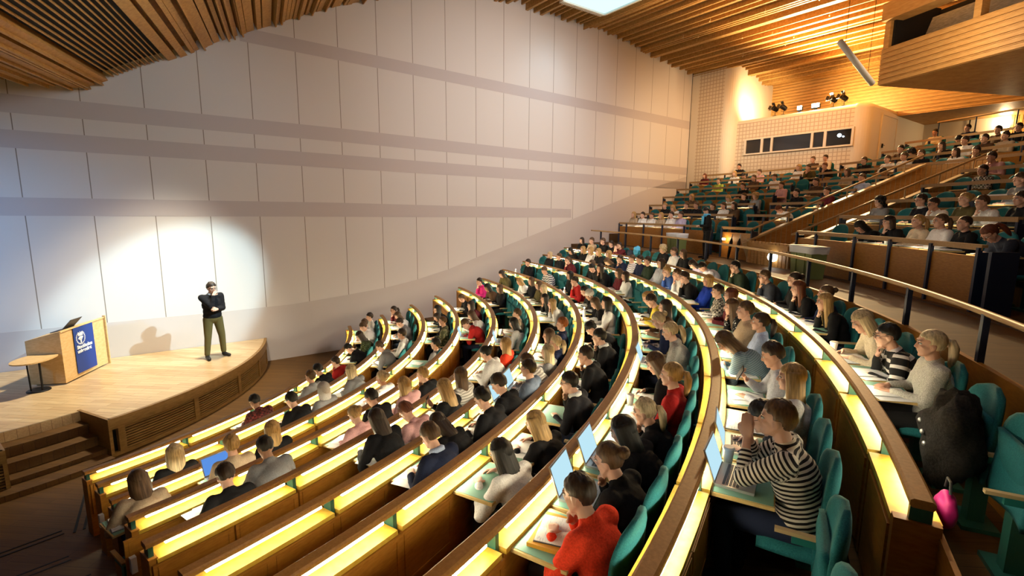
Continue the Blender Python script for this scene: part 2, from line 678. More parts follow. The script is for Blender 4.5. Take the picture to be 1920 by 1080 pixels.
struct(extrude_plan('wall_back', [(21.72, 0.0), (21.72, 0.42), (21.72, 1.72)] + rnd(22.2, 1.72, 0.48, PI, PI / 2) + [(25.15, 2.2)], 4.0, 10.9, ('white_paint', 'acoustic_board'), (1, 2)))
b = MB()
b.box(wp(21.74, 0.0, 7.5), 0.05, 0.05, 7.0, WT, WN)
struct(b.build('trim_8', 'black_metal'))
plan = [(22.2, 2.15), (22.2, 6.95)] + rnd(22.68, 6.95, 0.48, PI, PI / 2) + [(28.7, 7.43)]
struct(extrude_plan('wall_booth', plan, 5.0, 8.36, ('white_paint', 'acoustic_board'), (0, 1)))
b = MB()   # rounded top edge and roof of the booth
n = len(plan)
vs = []
for (s, e) in plan:
    cs, ce = 24.0, 4.5
    for k in range(5):
        a = PI / 2 * k / 4
        ins = 0.16 * (1 - math.cos(a))
        ds, de = cs - s, ce - e
        L = math.hypot(ds, de)
        if abs(s - 22.2) < 1e-6:
            s2, e2 = s + ins, e
        elif abs(e - 7.43) < 1e-6:
            s2, e2 = s, e - ins
        else:
            s2, e2 = s + ds / L * ins, e + de / L * ins
        vs.append(wp(s2, e2, 8.36 + 0.16 * math.sin(a)))
fs = []
for i in range(n - 1):
    for k in range(4):
        fs.append((i * 5 + k, (i + 1) * 5 + k, (i + 1) * 5 + k + 1, i * 5 + k + 1))
vs.append(wp(28.7, 2.15, 8.52))
fs.append(tuple(i * 5 + 4 for i in range(n)) + (len(vs) - 1,))
b.add(vs, fs)
struct(b.build('trim_9', 'white_paint', smooth=True))
panes = [(2.72, 3.40), (3.50, 3.84), (3.93, 5.48), (5.57, 5.96), (6.06, 6.94)]
zb, zt = 6.99, 7.58
b = MB()
b.box(wp(22.17, 4.83, zb - 0.03), 0.10, 4.38, 0.06, WT, WN)
b.box(wp(22.17, 4.83, zt + 0.03), 0.10, 4.38, 0.06, WT, WN)
edges = [2.64] + [x for p in panes for x in p] + [7.02]
for i in range(0, len(edges), 2):
    a, c = edges[i], edges[i + 1]
    b.box(wp(22.17, (a + c) / 2, (zb + zt) / 2), 0.10, c - a, zt - zb, WT, WN)
win = struct(b.build('window_2', 'white_paint'))
for a, c in panes:
    b = MB()
    b.box(wp(22.185, (a + c) / 2, (zb + zt) / 2), 0.02, c - a, zt - zb, WT, WN)
    b.build('pane', 'glass_dark', win)
b = MB()
b.ell(wp(22.15, 6.52, 7.37), 0.07, 0.07, 0.07)
b.ell(wp(22.15, 6.66, 7.31), 0.035, 0.035, 0.03)
tag(b.build('projector_beam_lamp', 'booth_glow'), 'small bluish lamp shining behind the last window of the white booth', 'lamp')
# door in the booth's side
b = MB()
for s_ in (23.5, 25.12):
    b.box(wp(s_, 7.45, 7.0), 0.08, 0.06, 2.4, WT, WN)
b.box(wp(24.31, 7.45, 8.2), 1.70, 0.06, 0.08, WT, WN)
d = struct(b.build('door_1', 'white_paint'))
b = MB()
b.box(wp(24.31, 7.44, 6.98), 1.5, 0.04, 2.36, WT, WN)
b.build('door_leaf', 'white_paint', d)
b = MB()
b.box(wp(23.72, 7.49, 7.0), 0.05, 0.05, 0.16, WT, WN)
b.box(wp(23.78, 7.51, 7.02), 0.14, 0.03, 0.03, WT, WN)
b.build('door_handle', 'black_metal', d)

# rear boarded wall, soffit and back gallery
b = MB()
zz = 8.35
while zz < 10.4:
    b.box(wp(25.15, 15.5, zz + 0.055), 0.03, 27, 0.11, WT, WN)
    b.box(wp(25.125, 15.5, zz + 0.10), 0.03, 27, 0.018, WT, WN)
    zz += 0.135
zz = 5.6
while zz < 8.3:
    b.box(wp(25.15, 4.8, zz + 0.055), 0.03, 5.2, 0.11, WT, WN)
    zz += 0.135
b.box(wp(25.20, 15.5, 9.37), 0.03, 27, 2.05, WT, WN)
b.box(wp(25.20, 4.8, 6.9), 0.03, 5.2, 3.0, WT, WN)
struct(b.build('wall_rear', 'box_wood'))
b = MB()
for i in range(26):
    b.box(wp(25.2 + 0.15 * i, 15.5, 8.32), 0.13, 27 - 0.02 * i, 0.03, WT, WN)
struct(b.build('ceiling_gallery', 'box_wood'))
b = MB()
b.box(wp(28.6, 9.0, 7.5), 0.05, 3.6, 3.6, WT, WN)
struct(b.build('wall_gallery', 'white_paint'))
b = MB()
e = 10.3
while e < 26:
    b.box(wp(28.55, e, 7.5), 0.04, 0.10, 3.6, WT, WN)
    e += 0.125
b.box(wp(28.62, 18, 7.5), 0.03, 16, 3.6, WT, WN)
struct(b.build('wall_gallery_boards', 'box_wood'))
b = MB()
b.box(wp(28.5, 9.0, 7.5), 0.03, 0.04, 2.2, WT, WN)
struct(b.build('trim_10', 'black_metal'))

# boarded projection room hanging under the ceiling
BL = Vector((15.13, 19.3, 8.21))
bd = Vector((math.cos(math.radians(-38)), math.sin(math.radians(-38)), 0))
bn = Vector((math.sin(math.radians(-38)), -math.cos(math.radians(-38)), 0))   # towards the stage side
pr = empty('projection_room', BL)
tag(pr, 'boarded timber projection room hanging below the ceiling beside a white tube', 'balcony')
LB = 11.0
b = MB()
zz = 0.0
while zz < 1.0:
    b.box(bd * (LB / 2) + bn * 0.0 + Vector((0, 0, zz + 0.06)), LB, 0.05, 0.125, bd, bn)
    b.box(bd * (LB / 2) + bn * 0.03 + Vector((0, 0, zz + 0.115)), LB, 0.035, 0.018, bd, bn)
    b.box(bd * 0.02 - bn * 3.0 + Vector((0, 0, zz + 0.06)), 0.05, 6.0, 0.125, bd, bn)
    zz += 0.15
b.box(bd * (LB / 2) - bn * 0.04 + Vector((0, 0, 0.52)), LB, 0.03, 1.0, bd, bn)
b.box(bd * 0.06 - bn * 3.0 + Vector((0, 0, 0.52)), 0.03, 6.0, 1.0, bd, bn)
b.build('board_front', 'box_wood', pr)
b = MB()
for i in range(40):
    b.box(bd * (LB / 2) - bn * (0.1 + 0.15 * i) + Vector((0, 0, 0.0)), LB, 0.135, 0.03, bd, bn)
b.build('board_underside', 'box_wood', pr)
for x in (0.10, 2.55, 5.3):
    b = MB()
    b.box(bd * x - bn * 0.12 + Vector((0, 0, 1.55)), 0.17, 0.25, 1.2, bd, bn)
    b.build('post', 'box_wood', pr)
b = MB()
b.box(bd * (LB / 2 + 0.1) - bn * 1.25 + Vector((0, 0, 1.45)), LB - 0.3, 0.05, 1.1, bd, (bn * 0.9 + Vector((0, 0, 0.35))).normalized(), (Vector((0, 0, 0.9)) - bn * 0.35).normalized())
b.build('back_panel', 'insulation', pr)
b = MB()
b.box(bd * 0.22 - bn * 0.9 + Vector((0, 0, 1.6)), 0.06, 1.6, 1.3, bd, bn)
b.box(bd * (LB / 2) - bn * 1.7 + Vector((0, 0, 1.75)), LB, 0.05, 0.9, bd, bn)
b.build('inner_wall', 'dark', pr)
b = MB()
b.box(bd * (LB / 2) - bn * 0.1 + Vector((0, 0, 2.05)), LB, 0.5, 0.5, bd, bn)
b.build('head_beam', 'box_wood', pr)

# white tube under the ceiling
b = MB()
pa, pb = Vector((14.58, 15.27, 8.57)), Vector((15.22, 16.6, 7.73))
b.tube([pa, pb], 0.075, 14)
t = b.build('hanging_tube', 'white_plastic', smooth=True)
tag(t, 'long white tube hanging slanted under the lit timber ceiling', 'tube')
b = MB()
for q_ in (0.15, 0.85):
    p = pa.lerp(pb, q_)
    b.tube([p, Vector((p.x, p.y, 11.3))], 0.006, 6)
b.build('hanger_wire', 'black_metal', t)

# spotlights and floodlights standing on the booth
def booth_spot(e, label, az):
    base = wp(22.42, e, 8.52)
    r = empty('spotlight', base)
    tag(r, label, 'spotlight', 'spotlights on the booth roof')
    b = MB()
    b.box((0, 0, 0.01), 0.16, 0.16, 0.02)
    b.tube([(0, 0, 0.02), (0, 0, 0.16)], 0.012, 8)
    b.tube([(-0.1, 0, 0.3), (-0.1, 0, 0.16), (0.1, 0, 0.16), (0.1, 0, 0.3)], 0.01, 6)
    b.build('yoke', 'black_metal', r)
    d = (Vector((-WT.x, -WT.y, 0)) + Vector((0, 0, 0.5)) + Vector((math.cos(az), math.sin(az), 0)) * 0.5).normalized()
    x = d.cross(Vector((0, 0, 1))).normalized()
    y = x.cross(d)
    b = MB()
    b.lathe(Vector((0, 0, 0.3)) - d * 0.13, [(0.05, 0), (0.09, 0.03), (0.10, 0.16), (0.105, 0.27)], 16, x, y, d)
    for a in range(4):
        q = x * math.cos(a * PI / 2) + y * math.sin(a * PI / 2)
        w_ = d.cross(q)
        b.box(Vector((0, 0, 0.3)) + d * 0.19 + q * 0.14, 0.012, 0.17, 0.11, (q - d * 0.6).normalized(), w_, (d + q * 0.6).normalized())
    b.build('housing', 'black_metal', r)
    return r


booth_spot(3.78, 'black stage spotlight at the wall end of the booth roof', 2.8)
booth_spot(4.14, 'black stage spotlight second from the wall end of the booth roof', 2.4)
booth_spot(6.08, 'black stage spotlight next to the brightest floodlight on the booth roof', 2.8)
booth_spot(6.46, 'black stage spotlight at the rounded corner of the booth roof', 2.4)
for e, en, lab, sz in ((4.78, 5000, 'smaller glowing floodlight on the booth roof between two pairs of spotlights', 0.12), (5.40, 8500, 'brightest glowing floodlight on the booth roof', 0.2)):
    base = wp(22.5, e, 8.52)
    r = empty('floodlight', base)
    tag(r, lab, 'floodlight', 'floodlights on the booth roof')
    b = MB()
    b.box((0, 0, 0.05), 0.10, 0.10, 0.10)
    b.box((0, 0, 0.16), sz * 1.6, 0.10, 0.16, WN, WT)
    b.build('housing', 'black_metal', r)
    b = MB()
    b.box(Vector((0, 0, 0.2)) - WT * 0.06, sz * 1.4, 0.03, 0.15, WN, WT)
    b.build('lens', 'lamp_glow', r)
    lamp('floodlight_beam', 'SPOT', base - WT * 0.15 + Vector((0, 0, 0.32)), base - WT * 4.0 + WN * -3.6 + Vector((0, 0, 3.2)), en, (1.0, 0.70, 0.34), 0.1, 132, 0.7)
lamp('floodlight_beam', 'SPOT', wp(22.7, 3.3, 8.9), wp(23.3, 2.2, 9.6), 420, (1.0, 0.72, 0.36), 0.1, 140, 0.8)
lamp('floodlight_beam', 'SPOT', wp(22.9, 6.0, 8.9), wp(25.1, 7.4, 9.3), 700, (1.0, 0.66, 0.28), 0.1, 150, 0.8)
# wall lamps of the back gallery
for e, lab in ((10.1, 'glowing wall lamp where the pale gallery wall meets the boards'), (12.9, 'glowing wall lamp further along the gallery boards')):
    p = wp(28.42, e, 8.05)
    b = MB()
    b.box(p, 0.10, 0.34, 0.22, WT, WN)
    tag(b.build('wall_lamp', 'lamp_glow'), lab, 'lamp', 'gallery wall lamps')
    lamp('wall_lamp_light', 'POINT', p - WT * 0.4, None, 45, (1.0, 0.62, 0.25), 0.1)

# ---- tiers of the floor
b = MB()
n = 60
TA, TB = math.radians(-14), math.radians(76)
steps = [(0.02, 8.55, 0.0)]
for k in range(10):
    R1 = RAIL[k + 1][0] - 0.14 if k < 9 else 18.12
    steps.append((RAIL[k][0] - 0.14, R1, RAIL[k][1] - FO))
steps.append((18.12, 19.36, 3.0))
for k in range(10, 19):
    R1 = RAIL[k][0] + 0.872
    steps.append((RAIL[k][0] - 0.14, R1, RAIL[k][1] - FO))
prev = -0.05
for (Ra, Rb, zf) in steps:
    a0, a1 = (math.radians(-60), math.radians(100)) if Ra < 1 else (TA, TB)
    vs = []
    for i in range(n + 1):
        t = a0 + (a1 - a0) * i / n
        vs += [pol(Ra, t, prev), pol(Ra, t, zf), pol(Rb, t, zf)]
    fs = []
    for i in range(n):
        a = i * 3
        fs += [(a, a + 3, a + 4, a + 1), (a + 1, a + 4, a + 5, a + 2)]
    b.add(vs, fs)
    prev = zf
struct(b.build('floor', 'floor_boards'))
# dark inlaid lines in the gangway floors
b = MB()


def line_on(z, p, q, w=0.035):
    p, q = Vector((p[0], p[1], z + 0.003)), Vector((q[0], q[1], z + 0.003))
    d = q - p
    b.box((p + q) / 2, d.length, w, 0.006, d.normalized(), Vector((0, 0, 1)).cross(d.normalized()))


for off in (0.0, 0.10):
    line_on(2.026, pol(17.25, math.radians(6.6) - off / 17), pol(18.1, math.radians(6.6) - off / 17), 0.03)
    line_on(0.0, (6.5, 1.42 - off), (8.4, 0.92 - off), 0.03)
    line_on(0.0, pol(8.35 - off, math.radians(-4)), pol(8.35 - off, math.radians(5)), 0.02)
    line_on(0.214, pol(9.45 - off, math.radians(-7)), pol(9.45 - off, math.radians(4)), 0.02)
    line_on(0.433, pol(10.4 - off, math.radians(-7)), pol(10.4 - off, math.radians(4)), 0.02)
struct(b.build('trim_11', 'dark'))
# end panel of the opposite block, just inside the picture at the left
ep = empty('gangway_barrier', pol(9.2, math.radians(-3.9), 0.214))
tag(ep, 'dark timber end panel with a pale edge at the gangway beside the stage steps', 'panel')
b = MB()
b.box((0, -0.2, 0.42), 0.9, 0.3, 0.84)
b.build('board', 'panel_wood', ep)
b = MB()
b.box((0, -0.035, 0.42), 0.92, 0.03, 0.86)
b.build('edge', 'arm_wood', ep)

# low boarded wall and brass handrail behind the tenth row
b = MB()
b.arcsweep([(-0.02, 0), (0.03, 0), (0.03, 1.02), (-0.02, 1.02)], 18.13, 2.026, math.radians(2), t_end(18.13, 1.2), 60)
struct(b.build('wall_low', 'panel_wood'))
hr = empty('handrail', pol(18.15, math.radians(40), 3.0))
tag(hr, 'long thin brass handrail curving behind the tenth row', 'handrail')
b = MB()
ta, tb = math.radians(6), t_end(18.15, 1.25)
pts = []
for i in range(81):
    t = ta + (tb - ta) * i / 80
    pts.append(pol(18.15, t, 3.47 + 0.13 * (t - math.radians(16.7)) / 0.9))
b.tube(pts, 0.028, 10)
b.build('rail', 'brass', hr, True, hr.location)
for i in range(13):
    t = ta + (tb - ta) * (i + 0.6) / 13
    p = pol(18.15, t, 0)
    z1 = 3.47 + 0.13 * (t - math.radians(16.7)) / 0.9
    b = MB()
    b.box((p.x, p.y, (2.7 + z1) / 2), 0.05, 0.05, z1 - 2.7, pol(1, t), pol(1, t + PI / 2))
    b.build('post', 'post_navy', hr, False, hr.location)

# ---- stage
STZ, STR = 0.69, 6.45
stg = empty('stage', (4.0, 3.0, 0))
tag(stg, 'curved oak stage with slatted front and steps below the white wall', 'stage')
b = MB()
nA, nB = math.radians(3.2), math.radians(14.9)
vs, fs = [], []
for a0, a1, R_, n_ in ((math.radians(-40), nA, STR, 24), (nA, nB, 5.56, 6), (nB, t_end(STR, 0.03), STR, 40)):
    o_ = len(vs)
    for i in range(n_ + 1):
        t = a0 + (a1 - a0) * i / n_
        Rw = min(1.085 / math.cos(t + A14), R_ - 0.01)
        vs += [pol(Rw, t, STZ), pol(R_, t, STZ), pol(R_, t, STZ - 0.04)]
    for i in range(n_):
        a = o_ + i * 3
        fs += [(a, a + 1, a + 4, a + 3), (a + 1, a + 2, a + 5, a + 4)]
b.add(vs, fs)
b.arcsweep([(-0.03, 0), (0, 0), (0, STZ), (-0.03, STZ)], 5.57, 0, nA, nB, 6)
b.build('platform', 'stage_boards', stg, False, stg.location)
b = MB()
for a0, a1, n_ in ((math.radians(-40), nA, 24), (nB, t_end(STR, 0.03), 40)):
    b.arcsweep([(-0.05, 0.5), (0.02, 0.5), (0.02, 0.70), (-0.05, 0.70)], STR, 0, a0, a1, n_)
    b.arcsweep([(-0.05, 0.0), (0.01, 0.0), (0.01, 0.07), (-0.05, 0.07)], STR, 0, a0, a1, n_)
for t, d_ in ((nA, 1), (nB, -1)):
    p, q = pol(5.5, t), pol(STR, t)
    dv = (q - p).normalized()
    b.box((p + q) / 2 + Vector((0, 0, 0.35)), (q - p).length + 0.04, 0.05, 0.70, dv, Vector((0, 0, 1)).cross(dv))
b.build('fascia', 'fascia_wood', stg, False, stg.location)
b = MB()
for a0, a1, n_ in ((math.radians(-40), nA, 24), (nB, t_end(STR, 0.03), 40)):
    b.arcsweep([(-0.4, 0.0), (-0.12, 0.0), (-0.12, 0.5), (-0.4, 0.5)], STR, 0, a0, a1, n_)
b.build('vent_back', 'dark', stg, False, stg.location)  # black backing puts the shade between the louvres into its colour
for a0, a1 in ((-20, 3.2), (17, 29), (29.8, 41.5), (42.3, 52.5), (53.2, 62)):
    b = MB()
    for i in range(9):
        zz = 0.075 + 0.048 * i
        b.arcsweep([(-0.05, zz), (0.0, zz), (0.0, zz + 0.026), (-0.05, zz + 0.026)], STR, 0, math.radians(a0), math.radians(a1), 14)
    b.build('louvre', 'fascia_wood', stg, False, stg.location)
for a in (16.4, 29.4, 41.9, 52.85, 62.5):
    b = MB()
    p = pol(STR - 0.02, math.radians(a), 0.28)
    b.box(p, 0.08, 0.11, 0.46, pol(1, math.radians(a)), pol(1, math.radians(a) + PI / 2))
    b.build('front_post', 'fascia_wood', stg, False, stg.location)
for i in range(3):
    b = MB()
    z1 = STZ * (3 - i) / 4
    Ra, Rb = 5.56 + 0.27 * i, 5.56 + 0.27 * (i + 1)
    b.arcsweep([(0, 0), (Rb - Ra, 0), (Rb - Ra, z1 - 0.03), (Rb - Ra + 0.02, z1 - 0.03), (Rb - Ra + 0.02, z1), (0, z1)], Ra, 0.0, nA + 0.006, nB - 0.006, 6)
    b.build('step', 'floor_boards', stg, False, stg.location)
# lowest landing step spreading in front
b = MB()
b.arcsweep([(0, 0), (0.34, 0), (0.34, 0.09), (0, 0.09)], 6.37, 0.0, math.radians(1.0), math.radians(14.2), 6)
b.build('step', 'floor_boards', stg, False, stg.location)

# ------------------------------------------------------------------ who sits where
# row, angle in degrees, hair style, hair colour, top, pose, (radial shift)
TABLE = """
1 20.55 S k darkred W plaid
1 28.05 S b grey U
1 31.30 S k black W +0.12 
1 35.20 S d red C +0.03 
1 43.85 S k black D +0.12 
1 48.75 L d green W +0.09 plaid
1 55.06 S b white W +0.12 
1 58.26 S b pale C
1 61.53 S d pale U +0.12 
2 9.00 L a black U +0.12 
2 19.45 S k black W +0.12 
2 22.40 H a grey U
2 27.75 L a grey C +0.06 pad
2 38.35 S b grey W -0.09 
2 42.55 S d white U +0.03 
2 51.60 S d grey W +0.03 
2 57.85 L b white W
2 61.85 P d darkred C -0.09 
3 5.65 L b beige W -0.12 
3 10.23 S y beige U -0.12 bluelap
3 12.92 L y black U -0.12 
3 23.35 B a white U +0.06 
3 34.55 S k grey R
3 44.35 X b camo U
3 50.20 L d black W +0.12 
3 53.90 L k black C +0.03 
4 7.49 S d black W +0.12 
4 9.96 S k grey W -0.12 
4 15.58 B y pink W +0.12 
4 18.08 S k black W -0.12 
4 20.54 L y pink C +0.12 
4 23.35 S y black C +0.12 
4 42.10 S b red D +0.12 lap2
4 45.05 L b white W +0.12 
4 51.05 L d darkred C +0.09 
4 57.80 S b black W +0.03 
5 13.62 L d black W -0.12 
5 15.90 S r pink D +0.12 pad
5 18.25 L y black P +0.12 
5 20.58 L b stripe U -0.09 
5 26.27 B k white W +0.12 
5 28.58 L y orange U +0.06 
5 36.35 L k white P +0.03 lap
5 40.30 S b beige U
5 55.75 L b black U
5 58.70 L k brown W
5 63.20 S d hotpink C
6 11.71 S b navyshirt W +0.03 
6 13.81 L d black D -0.12 
6 15.92 S k black W +0.12 
6 18.04 S d black W
6 20.15 S d greyblue U lap
6 22.30 S b stripe W +0.12 lap2
6 24.40 L a grey U
6 26.56 P a navy U +0.06 
6 28.72 L b olive C
6 31.20 S g navy R -0.12 
6 41.45 L y white C +0.06 
6 44.30 L k black C -0.06 
6 49.81 L a brown U
6 51.99 L b olive U
6 55.14 L b black U
6 57.31 L y white W
6 64.30 L d olive W
7 11.00 L k white w +0.14 
7 13.60 L y black w +0.14 
7 17.00 S k suit C +0.05 
7 21.15 S d black C -0.03 
7 24.85 S k coat C +0.12 
7 28.40 S k black D +0.03 
7 34.45 L k white U
7 36.60 L b black W +0.12 
7 40.05 Z k black W +0.12 
7 42.80 S k black W +0.12 
7 47.45 S d red C
7 51.35 L k black U
7 57.90 S b greystripe W
7 64.90 S d black U
8 8.42 S d orange c +0.03 book
8 10.33 B b black c +0.04 lap
8 12.24 L k black w +0.05 lap
8 14.15 P a black c +0.03 
8 16.05 P y red U +0.05 
8 17.95 L b black W +0.06 
8 22.85 P a greyknit T +0.03 lap
8 25.80 B a navy W lap
8 28.70 L d brown U -0.06 
8 31.99 S d yellow W +0.12 
8 33.91 B y black W +0.06 
8 44.30 L d white U
8 46.35 L b darkred U
8 50.05 L d black C
8 52.00 S k black W
8 53.90 L b black U
8 59.40 P b darkred C
8 62.80 S b black U
8 66.15 L a black R
9 11.58 S b stripeblack H lap
9 13.40 S k darkgrey w +0.03 lap2
9 15.22 L y white U +0.05 
9 17.45 S d palegrey P +0.09 
9 20.45 L b bluestripe D -0.09 
9 22.66 P d lightblue A -0.03 
9 24.44 S b beige A -0.12 
9 26.95 L b dotted C +0.12 
9 29.25 L r darkred U
9 31.35 S d plaid U -0.06 
9 36.00 K y blueblack R
9 37.79 S d black C
9 39.62 S b white C
9 42.05 S y blue C
9 46.10 L d palegrey R
9 47.89 S d darkgreen U
9 49.68 S d navy U
9 51.47 S b sailor U
9 53.22 S d navy C
9 55.01 L b black D
9 56.82 L y black U
9 59.23 L y black U
9 61.04 L y white U
9 62.85 L y black U
9 64.64 L k black W
10 17.43 P a wool U +0.03 
10 19.13 S k whitebands C +0.12 
10 20.83 L a cream W +0.12 
10 25.36 L y black C
10 27.04 B b navy U +0.12 
10 29.03 L r black C +0.12 
10 30.72 B d black U
10 33.55 S b darkgrey C
10 38.25 S k darkgreen C
10 42.50 S k whitehood D
10 44.35 L d lilac D
10 48.40 L b black U
10 50.10 S b white U
10 52.20 C a black U
10 60.25 S d darkred H
10 62.37 S d black U
10 64.08 S b black U
10 66.40 S b beige U
10 68.50 L d black U
11 27.95 P r darkgrey D
11 30.99 X d black U
11 32.49 P b white U
11 34.00 P y cream U
11 35.50 K d black C
11 37.02 L k black D
11 60.15 S d lilac U
11 61.65 S d white U
11 63.28 L y beige U
11 64.78 S b white U
11 66.29 S d white U
11 67.80 L y beige U
12 32.11 S d black U
12 33.54 S b white C
12 35.14 B y olive U
12 36.57 S d white C
12 37.98 S d suit U lap
12 41.10 C k grey U
12 49.60 S r white D
12 56.15 L d brown U
12 57.58 S b white U
12 59.02 S d black U
12 61.30 S b black U
12 62.73 S b black U
12 64.16 L y white W
12 65.95 S y black U
13 35.60 S b grey U
13 49.10 S d maroon U
13 52.15 S k black U
13 56.70 C y grey U
13 58.07 S b black U
13 59.43 L y white W
13 64.95 L y brown U
14 40.55 S d plaid U
14 48.90 S b lightblue U
14 53.05 S d brown U
14 56.55 S d pink U
14 60.90 S d black U
15 42.25 S d pink C
15 48.95 S k black D
15 52.70 L b beige U
15 59.75 S d white U
15 62.05 S b brown U
15 66.25 S b lime U lap2
16 45.45 S d black C
16 47.00 L d white U
16 49.27 S b black U
16 50.48 S b white U
16 51.70 S b white U
16 53.55 S b black U
16 56.65 S r black C
16 58.22 S d olive C
16 59.43 K y white U
16 63.55 S b pink U
16 64.75 S k black D
16 66.40 L y white U
16 70.05 L r darkred U
17 46.18 S d beige U
17 47.33 S d brown U
17 48.49 S d white U
17 49.64 L d black C
17 51.30 C k black D
17 52.75 S k brown U
17 58.90 S k cream U
17 60.05 S b brown U
17 67.75 S k black U
18 47.30 S d black U
18 48.40 S d brown U
18 50.10 S k black D
19 51.80 S d navy U
19 53.85 S k cream U
"""
PEOPLE = []
for ln in TABLE.strip().splitlines():
    q = ln.split()
    pat = [x for x in q[6:] if not x[0] in '+-']
    sh = [float(x) for x in q[6:] if x[0] in '+-']
    PEOPLE.append(dict(extra=tuple(pat), row=int(q[0]), th=math.radians(float(q[1])), hs=q[2], hc=q[3], top=q[4], pose=q[5], dr=sh[0] if sh else 0.0))

ORD = ['first', 'second', 'third', 'fourth', 'fifth', 'sixth', 'seventh', 'eighth', 'ninth', 'tenth']
PITCH_S = 0.62
# extent of each row as blocks of (from, to) angles
BLOCKS = {}
left_y = [0.96, 0.94, 0.9, 0.87, 0.8, 0.8, 0.75, 0.7, 0.7]
for k in range(10):
    R = RAIL[k][0]
    t0 = math.asin(left_y[k] / R) if k < 9 else math.radians(9.9)
    BLOCKS[k + 1] = [(t0, t_end(R, 0.8))]
rad = math.radians
upl = [1.5, 1.37, 1.3, 1.2, 1.15, 1.1, 1.1, 1.1, 1.1]
for j in range(9):
    R = RAIL[10 + j][0]
    te = t_end(R, upl[j])
    if j < 5:
        BLOCKS[11 + j] = [(rad(27.2) if j == 0 else rad(30.0), rad(42.2 + 0.2 * j)), (rad(47.5 + 0.12 * j), rad(51.8 + 0.75 * j)), (rad(53.6 + 0.75 * j), te)]
    else:
        BLOCKS[11 + j] = [(rad(36.0), rad(55.3 + 0.2 * j)), (rad(57.0 + 0.2 * j), te)] if j < 7 else [(rad(36.0), rad(55.0))]

SEATS = []        # dicts: row, th, person index or None, block
for row, blks in BLOCKS.items():
    R = RAIL[row - 1][0] + 0.62
    for bi, (t0, t1) in enumerate(blks):
        ps = sorted([i for i, p in enumerate(PEOPLE) if p['row'] == row and t0 - 0.5 / R < p['th'] < t1 + 0.3 / R], key=lambda i: PEOPLE[i]['th'])
        ps = [i for i in ps if PEOPLE[i].get('used') is None]
        for i in ps:
            PEOPLE[i]['used'] = True
            PEOPLE[i]['block'] = bi
        lo = t0 if row != 10 else rad(5.0)
        marks = [(lo - PITCH_S / 2 / R, None)] + [(PEOPLE[i]['th'], i) for i in ps] + [(t1 + PITCH_S / 2 / R, None)]
        for (a, ia), (c, ic) in zip(marks, marks[1:]):
            if ia is not None:
                SEATS.append(dict(row=row, th=a, who=ia, block=bi))
            gap = (c - a) * R
            nfill = int(round(gap / PITCH_S)) - 1
            for q in range(nfill):
                SEATS.append(dict(row=row, th=a + (c - a) * (q + 1) / (nfill + 1), who=None, block=bi))
for p in PEOPLE:
    p.setdefault('block', 0)


def rowname(row, block):
    if row <= 10:
        return ORD[row - 1] + ' curved row'
    j = row - 11
    if j < 5:
        side = ['right upper block', 'middle upper block', 'wall upper block'][block]
    elif len(BLOCKS[row]) > 1:
        side = ['rear upper block', 'wall upper block'][block]
    else:
        side = 'rear upper block'
    return ORD[j] + ' row ' + side


